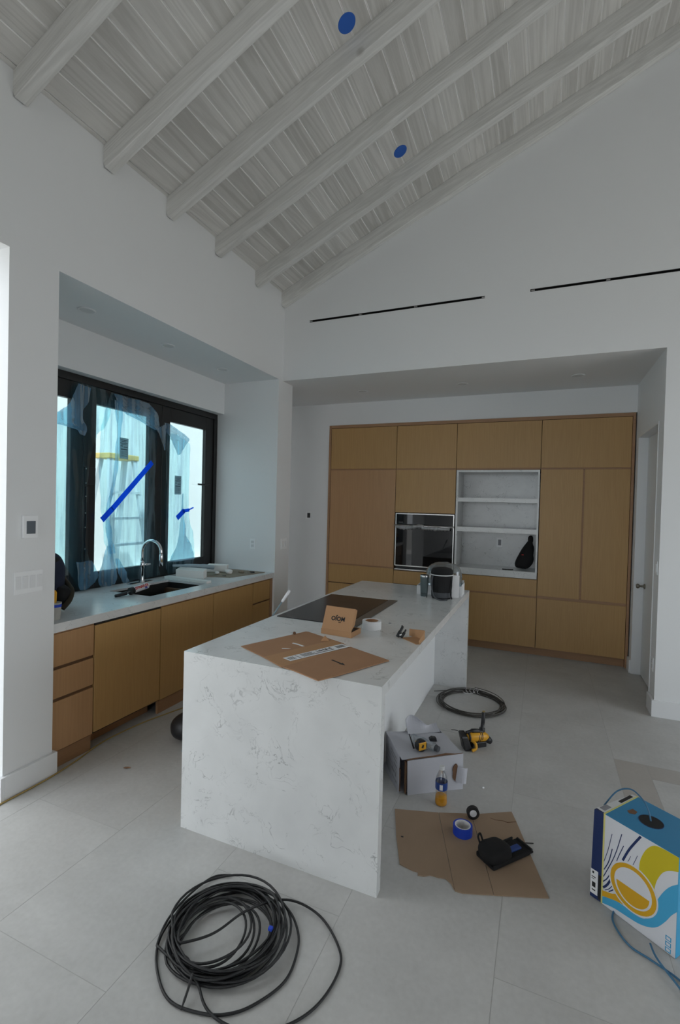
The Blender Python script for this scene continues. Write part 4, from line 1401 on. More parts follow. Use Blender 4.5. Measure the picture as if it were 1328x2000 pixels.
part('pivot', M_steel, cl, lambda b: b.cyl((1.955, -2.075, IH + .02), (1.975, -2.055, IH + .02), 0.004, n=8))
o = MB().box(1.795, 1.812, -1.770, -1.757, IH, IH + .005).build('grey_chip', M_greyprint, bevel=0.002)
tag(o, 'tiny grey chip on the bare island top by the tape roll', 'chip')

# group at the far end of the island
tu = thing('tumbler', 'slate grey insulated tumbler at the far end of the island', 'tumbler', (1.795, -0.752, IH))
part('cup_body', M_tumbler, tu, lambda b: b.lathe([(0.027, 0.008), (0.029, 0.012), (0.036, 0.165), (0.037, .18), (0.034, .18), (0.030, .03), (.001, .03)], 22, (1.795, -0.752, IH), caps=False), smooth=True)
part('rim', M_steel, tu, lambda b: b.lathe([(0.0372, .176), (0.0378, .19), (0.035, .192)], 22, (1.795, -0.752, IH), caps=False), smooth=True)
part('base_ring', M_steel, tu, lambda b: b.lathe([(0.025, 0.0), (0.0275, 0.002), (0.0275, 0.012)], 22, (1.795, -0.752, IH)), smooth=True)
ju = thing('cooler_jug', 'round black cooler bag with white piping and long strap', 'cooler', (1.932, -0.70, IH))
JC = (1.932, -0.70, IH)
part('bag_body', M_blackfab, ju, lambda b: b.lathe([(0.078, 0.0), (0.083, 0.01), (0.090, 0.19), (0.091, 0.20), (0.001, 0.20)], 30, JC), smooth=False)
part('base_band', M_greyband, ju, lambda b: b.lathe([(0.0845, 0.012), (0.087, 0.055), (0.0865, 0.055)], 30, JC, caps=False))
part('lid', M_blackfab, ju, lambda b: b.lathe([(0.092, 0.205), (0.090, 0.235), (0.080, 0.250), (0.05, 0.258), (0.001, 0.258)], 30, JC), smooth=True)
part('piping', M_paper, ju, lambda b: b.tube([(JC[0] + .0925 * math.cos(a * PI / 20), JC[1] + .0925 * math.sin(a * PI / 20), IH + .200) for a in range(40)], 0.0042, 6, True), smooth=True)
part('strap', M_greyband, ju, lambda b: b.tube(catmull([(1.872, -0.775, IH + .195), (1.868, -0.80, IH + .12), (1.895, -0.83, IH + .03), (1.95, -0.835, IH + .006), (2.00, -0.80, IH + .006)], 8), 0.006, 6), smooth=True)
part('strap', M_blackfab, ju, lambda b: b.tube(catmull([(2.008, -0.73, IH + .195), (2.022, -0.74, IH + .12), (2.02, -0.76, IH + .05), (2.03, -0.755, IH + .008)], 8), 0.006, 6), smooth=True)
pp = MB().hexa([(2.000, -0.645, IH), (2.066, -0.625, IH), (2.066, -0.622, IH), (2.000, -0.642, IH), (1.999, -0.620, IH + .19), (2.063, -0.600, IH + .185), (2.063, -0.597, IH + .185), (1.999, -0.617, IH + .19)]).build('paper_sheet', M_paper)
tag(pp, 'white sheet of paper standing behind the cooler bag', 'paper')
wb = thing('low_white_box', 'low white carton behind the tumbler and cooler bag', 'box', (1.89, -0.55, IH))
part('front_wall', M_paper, wb, lambda b: b.hexa([(1.70, -0.625, IH), (2.085, -0.565, IH), (2.085, -0.562, IH), (1.70, -0.622, IH), (1.70, -0.625, IH + .075), (2.085, -0.565, IH + .09), (2.085, -0.562, IH + .09), (1.70, -0.622, IH + .075)]))
part('back_wall', M_paper, wb, lambda b: b.box(1.74, 2.075, -0.402, -0.399, IH, IH + .12))
part('side_wall', M_paper, wb, lambda b: b.hexa([(1.70, -0.62, IH), (1.703, -0.62, IH), (1.743, -0.40, IH), (1.74, -0.40, IH), (1.70, -0.62, IH + .075), (1.703, -0.62, IH + .075), (1.743, -0.40, IH + .13), (1.74, -0.40, IH + .13)]))
part('side_wall', M_paper, wb, lambda b: b.box(2.076, 2.079, -0.56, -0.40, IH, IH + .10))
do = thing('clear_plastic_bag', 'clear plastic bag puffed up inside the low white carton', 'plastic bag', (1.91, -0.50, IH))
part('bag_film', M_bubble, do, lambda b: b.blob((1.915, -0.50, IH + .14), (0.150, 0.085, 0.138), 0.62, 0.10, 14, 26, 14, 6.0), smooth=True)

# pole leaning on the island
po = thing('pole', 'thin blue-grey pole with white grip leaning on the far side of the island', 'pole', (0.70, -2.33, 0))
P0 = Vector((1.018, -1.907, 0.926))
P1 = Vector((1.10, -1.850, 1.080))
dd = (P1 - P0).normalized()
base = P0 - dd * (P0.z / dd.z)
po.location = (base.x, base.y, 0)
mid = P0 + (P1 - P0) * 0.50
part('shaft', M_stick, po, lambda b: b.cyl(base + dd * 0.005, mid, 0.0055, n=12), smooth=True)
part('grip', M_paper, po, lambda b: b.tube([mid - dd * .005, mid + dd * .004, P1 - dd * .01, P1], [.008, .0105, .0105, .006], 12), smooth=True)

# dark sack half hidden behind the island
sk2 = thing('dark_sack', 'dark plastic sack on the floor peeking out behind the island', 'bag', (0.435, -2.09, 0))
part('sack_body', M_blackm, sk2, lambda b: b.blob((0.435, -2.09, 0.094), (0.10, 0.115, 0.088), 0.85, 0.08, 8, seed=8), smooth=True)
part('knot', M_blackm, sk2, lambda b: b.blob((0.45, -2.09, 0.19), (0.02, 0.02, 0.025), 0.8, 0.3, 30, 12, 8, 2.0), smooth=True)

# ------------------------------------------------------------------ floor items
# worn cardboard sheet
fbz = 0.0045
cf = thing('cardboard_sheet', 'worn torn cardboard sheet lying on the floor beside the island', 'cardboard', (2.38, -2.33, 0))
part('panel', M_cardfl, cf, lambda b: b.prism([(1.998, -2.219), (2.225, -2.147), (2.396, -2.648), (2.377, -2.618), (2.349, -2.600), (2.318, -2.607), (2.281, -2.609), (2.255, -2.628), (2.229, -2.633), (2.224, -2.615), (2.200, -2.617), (2.135, -2.603), (2.067, -2.428)], 'z', .0005, fbz))
part('panel', M_cardfl, cf, lambda b: b.prism([(2.227, -2.146), (2.375, -2.085), (2.393, -2.088), (2.558, -2.604), (2.431, -2.651), (2.399, -2.652)], 'z', .0005, fbz))
part('panel', M_cardfl, cf, lambda b: b.prism([(2.395, -2.084), (2.595, -1.964), (2.624, -2.043), (2.700, -2.275), (2.780, -2.519), (2.560, -2.604)], 'z', .0005, fbz))
part('tear', M_carddk, cf, lambda b: b.tube([(2.623, -2.046, fbz), (2.58, -2.072, fbz), (2.555, -2.068, fbz), (2.52, -2.078, fbz), (2.49, -2.072, fbz)], [0.002, 0.003, 0.002, 0.002, 0.001], 5))

bt_ = thing('tape_roll', 'roll of blue tape lying flat on the floor cardboard', 'tape', (2.373, -2.262, fbz))
part('roll', M_bluetape, bt_, lambda b: b.lathe([(0.049, 0.0), (0.049, 0.045), (0.040, 0.045), (0.040, 0.0), (0.049, 0)], 30, (2.373, -2.262, fbz + .0005), caps=False))
part('core', M_paper, bt_, lambda b: b.lathe([(0.0398, 0.001), (0.0398, 0.0455), (0.035, 0.0455), (0.035, 0.001), (0.0398, .001)], 30, (2.373, -2.262, fbz + .0005), caps=False))
bk = thing('tape_roll', 'small roll of black tape standing upright on the floor cardboard', 'tape', (2.405, -2.118, fbz), 0.35)
MB().lathe([(0.033, -0.011), (0.033, 0.011), (0.019, 0.011), (0.019, -0.011), (0.033, -.011)], 28, (0, 0, .0335), 'y', caps=False).build('roll', M_blackrub, bk, world=False)
MB().lathe([(0.0188, -0.011), (0.0188, 0.0112), (0.015, 0.0112), (0.015, -0.011), (0.0188, -.011)], 24, (0, 0, .0335), 'y', caps=False).build('core', M_paper, bk, world=False)
MB().lathe([(0.015, -0.009), (0.001, -0.009)], 20, (0, 0, .0335), 'y', caps=False).build('label_disc', M_paper, bk, world=False)

# tool pouch
ho = thing('tool_pouch', 'black fabric tool pouch with blue stripe on the floor cardboard', 'pouch', (2.50, -2.43, fbz), math.atan2(0.20, 0.165))
HL, HW = 0.27, 0.105
MB().hexa([(0.0, -.055, .001), (HL, -.055, .001), (HL, .05, .001), (0, .055, .001), (0.0, -.055, .012), (HL, -.055, .010), (HL, .05, .010), (0, .055, .012)]).build('back_panel', M_blackfab, ho, world=False, bevel=0.004)
MB().box(0.0, HL - .03, -.060, -.052, .003, .024).box(0.0, HL - .03, .048, .056, .003, .024).box(HL - .012, HL, -.050, .046, .003, .018).build('side_wall', M_blackfab, ho, world=False, bevel=0.004)
MB().blob((0.065, 0.0, 0.042), (0.075, 0.062, 0.036), 0.6, 0.14, 16, 22, 12, 3.0).build('pocket', M_blackfab, ho, world=False, smooth=True)
MB().tube(catmull([(0.02, .045, .05), (0.015, .06, .085), (0.03, .062, .095), (0.038, .05, .06)], 6), 0.005, 6).build('loop', M_blackfab, ho, world=False, smooth=True)
MB().box(0.135, 0.225, -.022, .010, .012, .022).build('stripe', M_lblue, ho, world=False, bevel=0.004)

# bottle
bo = thing('drink_bottle', 'clear plastic bottle of orange drink with blue label on the floor', 'bottle', (2.222, -2.06, 0))
BC = (2.222, -2.06, 0)
part('bottle_wall', M_pet, bo, lambda b: b.lathe([(0.026, 0.001), (0.033, 0.006), (0.034, 0.02), (0.0325, 0.045), (0.0315, 0.07), (0.033, 0.09), (0.0335, 0.14), (0.031, 0.155), (0.022, 0.178), (0.0135, 0.195), (0.0135, 0.212)], 26, BC, caps=False), smooth=True)
part('drink', M_juice, bo, lambda b: b.lathe([(0.025, 0.002), (0.032, 0.007), (0.033, 0.02), (0.0315, 0.045), (0.0312, 0.052), (0.001, 0.052)], 26, BC), smooth=True)
part('label_band', M_lblue, bo, lambda b: b.lathe([(0.0336, 0.092), (0.0342, 0.094), (0.0344, 0.132), (0.0338, 0.135)], 26, BC, caps=False), smooth=True)
part('label_mark', M_paper, bo, lambda b: b.grid(lambda u, v: (BC[0] + .0347 * math.cos(-PI / 2 + .15 + (u - .5) * .5), BC[1] + .0347 * math.sin(-PI / 2 + .15 + (u - .5) * .5), .098 + .03 * v), 4, 1), fix=False)
part('cap', M_lens, bo, lambda b: b.lathe([(0.0145, 0.200), (0.0148, 0.218), (0.013, 0.220), (0.001, 0.220)], 20, BC))

# white carton on its side
BO = Vector((2.029, -2.064, 0))
BU = Vector((0.81, 0.587, 0))
ca = thing('white_carton', 'battered open white carton lying beside the island', 'box', BO, math.atan2(0.587, 0.81))
CW, CD, CH = 0.352, 0.360, 0.205
PT = 0.005
MB().box(-0.045, CW - .01, 0.035, CD, .001, PT).build('bottom', M_white, ca, world=False)
MB().hexa([(-.048, .03, .001), (-.043, .03, .001), (-.010, CD, .001), (-.015, CD, .001), (-.040, .045, CH + .004), (-.035, .045, CH + .004), (-.010, CD, CH), (-.015, CD, CH)]).build('side_wall', M_white, ca, world=False)
MB().box(CW - PT, CW, .012, CD, .001, CH - .005).build('side_wall', M_white, ca, world=False)
MB().box(-.01, CW - PT, CD - PT, CD, .001, CH - .005).build('back_wall', M_white, ca, world=False)
MB().hexa([(0, 0, .001), (CW, 0, .001), (CW, PT, .001), (0, PT, .001), (-.004, .006, CH - .004), (CW, .008, CH + .006), (CW, .013, CH + .006), (-.004, .011, CH - .004)]).build('front_wall', M_white, ca, world=False)
MB().hexa([(-.034, .018, CH - .002), (CW - .002, .016, CH - .001), (CW, CD * .78, CH - .004), (-.02, CD, CH), (-.034, .018, CH + .003), (CW - .002, .016, CH + .004), (CW, CD * .78, CH + .001), (-.02, CD, CH + .005)]).build('top_panel', M_white, ca, world=False)
MB().tube([(-.006, .010, CH - .001), (.06, .012, CH + .004), (.16, .010, CH + .006), (.24, .012, CH + .011), (.30, .010, CH + .007), (CW, .012, CH + .006)], [.004, .003, .004, .006, .003, .002], 6).build('torn_edge', M_carddk, ca, world=False)
MB().box(-.012, -.004, .012, .030, .004, CH - .012).box(-.040, -.034, .034, .05, .01, CH * .7).build('torn_edge', M_carddk, ca, world=False)


def backflap(b):
    def fn(u, v):
        x = .11 + .22 * u
        return (x, CD - .07 + .10 * v - .05 * v * v + .02 * math.sin(u * 9) * v, CH + .006 + .075 * v * (0.5 + 0.5 * math.sin(u * 5.0 + .6)) + .02 * v)
    b.grid(fn, 14, 6)


part('loose_flap', M_white, ca, backflap, world=False, solid=0.004, fix=False)


def sideprint(b):
    def q(t, z):   # on the left wall face
        x = -.048 + (-.015 + .048) * t + .008 * z / CH * (1 - t) - .0012
        return (x, .03 + (CD - .03) * t + .015 * (1 - t) * z / CH, z)
    for (t0, t1, za, zb) in [(.18, .62, .165, .172), (.14, .60, .145, .151), (.12, .36, .115, .125), (.10, .52, .095, .100), (.16, .24, .06, .085), (.28, .50, .062, .078), (.12, .2, .03, .045), (.24, .44, .03, .036), (.55, .9, .06, .064), (.55, .9, .09, .094), (.6, .9, .12, .124)]:
        A_, B_, C_, D_ = q(t0, za), q(t1, za), q(t1, zb), q(t0, zb)
        b.add([A_, B_, C_, D_], [(0, 1, 2, 3)])


part('side_print', M_greyprint, ca, sideprint, world=False, fix=False)
hole = [(.302 + .020 * math.cos(a * PI / 10) * (1 + .15 * math.sin(a * 1.7)), .105 + .052 * math.sin(a * PI / 10)) for a in range(20)]
MB().prism(hole, 'y', -.0022, .004).build('torn_hole', M_carddk, ca, world=False)
MB().grid(lambda u, v: (.300 + .055 * u + .012 * v, -.004 - .028 * math.sin(u * 2.2) * (1 - .3 * v), .058 + .088 * v - .01 * u), 6, 6).build('torn_tab', M_white, ca, world=False, solid=0.003, fix=False)


def on_carton(x, y, z):
    r = math.atan2(0.587, 0.81)
    return Vector((BO.x + x * math.cos(r) - y * math.sin(r), BO.y + x * math.sin(r) + y * math.cos(r), z))


ct = CH + .0045
p_ = on_carton(.11, .085, ct)
tm = thing('tape_measure', 'yellow and black tape measure on top of the white carton', 'tape measure', p_, 0.9)
MB().lathe([(0.033, -0.018), (0.036, -0.012), (0.036, 0.012), (0.033, 0.018)], 22, (0, 0, .036), 'y').build('case', M_blackm, tm, world=False, smooth=False)
MB().box(-.028, .028, -.0195, .0195, .012, .060).build('side_badge', M_yellow, tm, world=False, bevel=0.004)
MB().prism([(-.010, .030), (.004, .024), (.010, .040), (0, .048)], 'y', -.0205, .0205).build('emblem', M_ink, tm, world=False)
MB().box(.03, .046, -.012, .012, .001, .008).build('hook', M_steel, tm, world=False)
p_ = on_carton(.065, .125, ct)
dv = thing('screwdriver_bit', 'thin black rod standing behind the tape measure on the carton', 'tool', p_)
part('rod', M_blackm, dv, lambda b: b.tube([p_ + Vector((.02, -.01, .006)), p_ + Vector((-.02, .02, .075))], [.006, .0035], 8), smooth=True)
p_ = on_carton(.17, .12, ct)
cp = thing('clear_tube', 'clear plastic sleeve lying on the white carton', 'plastic sleeve', p_)
part('sleeve', M_bubble, cp, lambda b: b.tube(catmull([on_carton(.10, .20, ct + .026), on_carton(.15, .14, ct + .026), on_carton(.195, .06, ct + .024)], 8), [.022 + .003 * math.sin(k) for k in range(17)], 12), smooth=True)
part('sleeve_end', M_greyband, cp, lambda b: b.cyl(on_carton(.195, .06, ct + .024), on_carton(.207, .04, ct + .023), .020, .017, 12))
o = MB().prism([(-.02, 0), (.025, 0), (.02, .022), (-.008, .026), (-.024, .016)], 'y', -.014, .014).build('black_clip', M_blackm, bevel=0.003)
o.location = on_carton(.235, .19, ct)
o.rotation_euler = (0, 0, .5)
tag(o, 'small black plastic clip at the back of the white carton', 'clip')

# drill
dl = thing('power_drill', 'yellow and black cordless drill with upright side handle on the floor', 'drill', (2.245, -1.365, 0), math.atan2(0.137, 0.169))
MB().hexa([(-.015, -.045, .002), (.045, -.045, .002), (.060, .035, .002), (.0, .035, .002), (-.045, -.04, .105), (.005, -.04, .100), (.02, .035, .115), (-.03, .035, .12)]).build('battery', M_blackm, dl, world=False, bevel=0.008)
MB().tube([(.02, 0, .078), (.05, 0, .080), (.12, 0, .075), (.16, 0, .068), (.185, 0, .060)], [.024, .034, .035, .032, .022], 18).build('motor_housing', M_yellow, dl, world=False, smooth=True)
MB().tube(catmull([(.045, -.02, .066), (.062, -.048, .05), (.060, -.058, .022), (.030, -.058, .010)], 6), .010, 10).build('handle', M_yellow, dl, world=False, smooth=True)
MB().tube(catmull([(.015, .0, .112), (.06, .0, .118), (.11, .0, .112), (.15, .0, .1)], 5), [.010] * 5 + [.016] * 6 + [.012] * 5, 10).build('top_grip', M_blackm, dl, world=False, smooth=True)
MB().tube([(.17, 0, .058), (.195, -.005, .040), (.21, -.008, .028)], [.026, .024, .018], 14).build('chuck', M_blackm, dl, world=False, smooth=True)
MB().box(.06, .17, -.022, .025, .002, .042).build('gear_case', M_blackm, dl, world=False, bevel=0.006)
for xx in (.098, .112, .126):
    MB().tube([(xx, .0, .0757), (xx + .006, .0, .0752)], .0352, 18).build('vent_slot', M_blackm, dl, world=False)
MB().lathe([(.028, .0), (.034, .004), (.034, .012), (.028, .016)], 18, (.026, 0, .079), 'x').build('rear_cap', M_blackm, dl, world=False)
sh_ = MB().tube([(.145, .012, .095), (.152, .012, .125), (.150, .012, .128), (.156, .013, .165), (.160, .014, .235), (.160, .014, .238)], [.022, .020, .012, .014, .0125, .009], 12).build('side_handle', M_blackm, dl, world=False, smooth=True)
MB().lathe([(.010, .238), (.010, .244), (.004, .246)], 12, (.160, .014, 0)).build('handle_tip', M_brass, dl, world=False)

# coiled steel cable by the far leg
cc = thing('wire_coil', 'coil of dark steel wire tied with white cord near the far island leg', 'wire', (2.185, -0.565, 0))
rnd = random.Random(3)


def ring(b):
    pts = []
    for k in range(11):
        ra, rb_ = 0.245 + .045 * rnd.random(), 0.250 + .045 * rnd.random()
        ox, oy, zz = rnd.uniform(-.012, .012), rnd.uniform(-.02, .015), .004 + .0035 * k * rnd.uniform(.5, 1)
        for j in range(48):
            a = 2 * PI * j / 48 + PI / 2 + .3
            w_ = 1 + .02 * mnoise.noise(Vector((math.cos(a) * 2, math.sin(a) * 2, k)))
            pts.append((2.185 + ox + ra * w_ * math.cos(a), -0.565 + oy + rb_ * w_ * math.sin(a), max(.004, zz + .004 * math.sin(3 * a + k))))
    sm = []
    for i in range(len(pts)):
        q = [Vector(pts[min(max(i + d, 0), len(pts) - 1)]) for d in range(-3, 4)]
        sm.append(sum(q, Vector((0, 0, 0))) / 7)
    b.tube(sm, 0.0034, 6)
    b.tube(catmull([(2.11, -0.29, .012), (2.02, -0.32, .012), (1.93, -0.37, .005), (1.84, -0.43, .004)], 6), 0.0028, 6)


part('loops', M_wire, cc, ring, smooth=True)


def ties(b):
    for k in range(4):
        a = PI / 2 + .28 - k * .14
        c0 = Vector((2.185 + .268 * math.cos(a), -0.565 + .275 * math.sin(a), .016))
        rad = Vector((math.cos(a), math.sin(a), 0))
        b.tube([c0 + rad * .040 * math.cos(t_ * PI / 6) + Vector((0.01 * math.sin(t_), 0, .017 * math.sin(t_ * PI / 6))) for t_ in range(12)], .0026, 5, True)
    b.tube(catmull([(2.06, -.30, .02), (2.10, -.35, .006), (2.16, -.34, .006), (2.19, -.30, .02), (2.20, -.26, .03)], 6), .003, 5)


part('cord_tie', M_paper, cc, ties, smooth=True)

# large black cable coil in front
bc = thing('cable_coil', 'big loose coil of black cable on the floor in front of the island', 'cable', (1.62, -3.24, 0))
rnd = random.Random(11)


def bigcoil(b):
    pts = []
    # tail end that starts the coil
    pts += [Vector(p) for p in catmull([(1.470, -2.995, .01), (1.40, -3.04, .012), (1.37, -3.16, .012), (1.375, -3.30, .012), (1.43, -3.42, .012)], 8)]
    a0 = PI * 1.25
    for k in range(17):
        ra = rnd.uniform(.180, .240)
        rb_ = rnd.uniform(.180, .228)
        ox, oy = rnd.uniform(-.022, .022), rnd.uniform(-.022, .022)
        zz = .006 + .0026 * k
        if k in (3, 6, 9, 12, 14):
            ra, rb_ = rnd.uniform(.125, .17), rnd.uniform(.135, .17)
            ox, oy = rnd.uniform(-.04, .05), rnd.uniform(-.06, .02)
        for j in range(40):
            a = a0 + 2 * PI * j / 40
            w_ = 1 + .05 * mnoise.noise(Vector((math.cos(a) * 1.6, math.sin(a) * 1.6, k * 1.7)))
            pts.append(Vector((1.618 + ox + ra * w_ * math.cos(a), -3.238 + oy + rb_ * w_ * math.sin(a), max(.006, zz + .006 * math.sin(2 * a + k * 2)))))
    loop1 = [(1.50, -3.40, .05), (1.60, -3.30, .045), (1.66, -3.16, .05), (1.767, -3.028, .03), (1.916, -3.018, .008), (2.044, -3.115, .006), (2.078, -3.201, .006), (2.062, -3.324, .006), (2.009, -3.417, .006), (1.92, -3.49, .006), (1.809, -3.51, .006), (1.723, -3.498, .012), (1.652, -3.455, .03), (1.56, -3.44, .05)]
    loop2 = [(1.45, -3.35, .052), (1.44, -3.22, .052), (1.52, -3.10, .052), (1.68, -3.05, .05), (1.80, -3.07, .03), (1.867, -3.117, .01), (1.904, -3.186, .006), (1.921, -3.306, .006), (1.867, -3.418, .006), (1.804, -3.481, .006), (1.721, -3.516, .006), (1.597, -3.528, .006), (1.484, -3.464, .006), (1.41, -3.38, .008), (1.40, -3.28, .03), (1.45, -3.16, .05), (1.57, -3.06, .05), (1.72, -3.09, .05), (1.80, -3.20, .045), (1.76, -3.34, .04), (1.66, -3.42, .03)]
    pts += catmull(loop1 + loop2, 9)
    sm = []
    for i in range(len(pts)):
        q = [pts[min(max(i + d, 0), len(pts) - 1)] for d in range(-2, 3)]
        sm.append(sum(q, Vector((0, 0, 0))) / 5)
    b.tube(sm, 0.0047, 7)


part('loops', M_cable, bc, bigcoil, smooth=True)
part('tie_tail', M_cable, bc, lambda b: b.tube(catmull([(1.636, -3.455, .05), (1.645, -3.49, .03), (1.655, -3.535, .006)], 6), [.0045] * 10 + [.003] * 3, 6), smooth=True)
part('blue_marker', M_bluetape, bc, lambda b: b.box(1.783, 1.800, -3.205, -3.190, .048, .060), bevel=0.002)

# cable carton
kx = Vector((2.987, -2.449, 0))
kw = Vector((0.229, -0.172, 0)).normalized()
kt = thing('cable_box', 'blue and white cable carton with yellow ring print standing on the floor', 'box', kx, math.atan2(kw.y, kw.x))
W_, D_, H_ = 0.288, 0.258, 0.39
# local frame: x along the printed face, y into the box, printed face at y = 0 facing -y
r_ = math.atan2(kw.y, kw.x)


def loc(px, py):
    d = Vector((px - kx.x, py - kx.y, 0))
    return (d.x * math.cos(r_) + d.y * math.sin(r_), -d.x * math.sin(r_) + d.y * math.cos(r_))


A_b, A_t, C_t = loc(2.944, -2.421), loc(2.950, -2.423), loc(3.123, -2.230)
MB().hexa([(0, 0, 0.001), (W_, 0, 0.001), (W_, D_, 0.001), (0, D_, 0.001), (0, 0, H_), (W_, 0, H_), (W_, D_, H_), (0, D_, H_)]).build('carton_body', M_boxblue, kt, world=False, bevel=0.002)
MB().box(.0, W_ - .001, -.0006, .004, .002, H_ - .001).build('front_print', M_boxwhite, kt, world=False)
MB().box(W_ - .006, W_ + .0006, 0.0, D_, .002, H_ - .002).build('side_print', M_boxsky, kt, world=False)
MB().hexa([(A_b[0], A_b[1], .001), (-.001, 0, .001), (-.001, D_, .001), (-.035, D_ - .03, .001), (A_t[0], A_t[1], H_ - .004), (-.001, 0, H_ - .001), (-.001, D_, H_ - .001), (C_t[0], C_t[1], H_ - .002)]).build('end_flap', M_boxnavy, kt, world=False, bevel=0.003)
MB().hexa([(A_t[0] + .006, A_t[1] + .012, H_ - .001), (-.004, .008, H_ - .001), (-.003, D_ - .002, H_ - .001), (C_t[0] + .002, C_t[1] - .006, H_ - .001), (A_t[0] + .006, A_t[1] + .012, H_ + .001), (-.004, .008, H_ + .001), (-.003, D_ - .002, H_ + .001), (C_t[0] + .002, C_t[1] - .006, H_ + .001)]).build('top_label', M_lens, kt, world=False)
MB().box(-.003, .003, -.001, D_, H_ - .001, H_ + .0012).box(-.002, .005, -.0012, .003, .002, H_).build('yellow_edge', M_paleyel, kt, world=False)
MB().box(-.034, -.010, .02, .07, H_ + .001, H_ + .0016).build('barcode', M_greyprint, kt, world=False)
MB().box(-.022, -.007, .14, .235, H_ + .001, H_ + .0016).build('dark_print', M_ink, kt, world=False)
fu = Vector((A_b[0], A_b[1], 0))
fl_ = Vector((-.001, 0, 0)) - fu
fn_ = Vector((fl_.y, -fl_.x, 0)).normalized() * .0012


def ef(u, z):
    p = fu + fl_ * u + fn_
    return (p.x, p.y, z)


MB().add([ef(.05, .02), ef(.68, .02), ef(.68, .125), ef(.05, .125)], [(0, 1, 2, 3)]).build('end_label', M_paper, kt, world=False, fix=False, solid=.0008)
MB().add([ef(.72, .01), ef(.97, .01), ef(.97, .115), ef(.72, .115)], [(0, 1, 2, 3)]).build('end_label', M_ink, kt, world=False, fix=False, solid=.0008)
fn_ = fn_ * 1.7


def endink(b):
    for (u0, u1, za, zb) in [(.2, .35, .108, .118), (.15, .5, .092, .096), (.15, .4, .084, .087), (.2, .5, .05, .072), (.2, .5, .035, .040)]:
        b.add([ef(u0, za), ef(u1, za), ef(u1, zb), ef(u0, zb)], [(0, 1, 2, 3)])


part('end_print', M_ink, kt, endink, world=False, fix=False)


def flat(name, pts, mt, y=-.0009, sm=0):
    if sm:
        pts = [(p.x, p.y) for p in catmull([(a, c, 0) for a, c in pts], sm, True)]
    MB().prism([(min(a, W_), min(c, H_ - .001)) for a, c in pts], 'y', y - .0003, y).build(name, mt, kt, world=False)


def arcs(c, r, a0, a1, n=24):
    return [(c[0] + r * math.cos(a0 + (a1 - a0) * k / n), c[1] + r * math.sin(a0 + (a1 - a0) * k / n)) for k in range(n + 1)]


def curve(ps, n=8):
    return [(p.x, p.y) for p in catmull([(a, c, 0) for a, c in ps], n)]


flat('yellow_shape', curve([(0.251, 0.39), (0.204, 0.382), (0.175, 0.351), (0.157, 0.31), (0.149, 0.275), (0.148, 0.235)]) + curve([(0.171, 0.236), (0.195, 0.216), (0.205, 0.180)]) + curve([(0.205, 0.199), (0.211, 0.236), (0.22, 0.266), (0.236, 0.298), (0.258, 0.319), (0.288, 0.335)]) + [(0.288, 0.389)], M_boxyel)
flat('blue_wave', curve([(0.003, 0.034), (0.046, 0.053), (0.089, 0.060), (0.138, 0.058), (0.177, 0.071), (0.203, 0.115), (0.212, 0.159), (0.236, 0.217), (0.26, 0.258), (0.288, 0.288)]) + curve([(0.288, 0.182), (0.27, 0.155), (0.25, 0.116), (0.223, 0.074), (0.193, 0.049), (0.155, 0.033), (0.115, 0.027), (0.056, 0.021), (0.003, 0.006)]), M_boxsky)
flat('orange_shape', [(0.002, 0.060), (0.045, 0.075), (0.066, 0.090), (0.093, 0.064), (0.055, 0.055), (0.003, 0.036)], M_boxor, -.0010)
RC = (0.1265, 0.155)
flat('ring_backing', arcs(RC, .097, 0, 2 * PI, 40)[:-1], M_boxwhite, -.0013)
flat('ring', arcs(RC, .091, 0, 2 * PI, 40)[:-1], M_boxor, -.0017)
flat('ring_centre', arcs(RC, .074, 0, 2 * PI, 40)[:-1], M_boxwhite, -.0021)
flat('ring_half', arcs((RC[0], RC[1] - .003), .065, PI, 2 * PI, 24), M_boxor, -.0025)


def swoosh(b):
    for ps, wd in [([(.036, .325), (.022, .25), (.006, .188)], .0012), ([(.076, .349), (.049, .238), (.006, .122)], .0016), ([(.039, .263), (.026, .20), (.007, .153)], .0018), ([(.085, .305), (.068, .255), (.056, .213)], .0014),
                   ([(.15, .385), (.109, .308), (.083, .243)], .0042), ([(.04, .167), (.022, .125), (.005, .100)], .002), ([(.041, .141), (.024, .10), (.006, .074)], .0042), ([(.049, .12), (.034, .09), (.015, .070)], .0014),
                   ([(.057, .109), (.045, .09), (.030, .074)], .0020), ([(.114, .281), (.108, .262), (.103, .252)], .0009), ([(.14, .3), (.131, .272), (.124, .252)], .0009)]:
        q = curve(ps, 6)
        for (x0, z0_), (x1, z1_) in zip(q, q[1:]):
            d = Vector((x1 - x0, z1_ - z0_)).normalized()
            nx, nz2 = -d.y * wd, d.x * wd
            b.add([(x0 - nx, -.0012, z0_ - nz2), (x1 - nx, -.0012, z1_ - nz2), (x1 + nx, -.0012, z1_ + nz2), (x0 + nx, -.0012, z0_ + nz2)], [(0, 1, 2, 3)])


part('swoosh_lines', M_boxnavy, kt, swoosh, world=False, fix=False)


def icons(b):
    for k in range(3):
        za = .006 + .022 * k
        for (x0, x1, a_, c__) in ((.252, .272, za, za + .003), (.252, .272, za + .014, za + .017), (.252, .255, za, za + .017), (.269, .272, za, za + .017)):
            b.box(x0, x1, -.0014, -.0008, a_, c__)


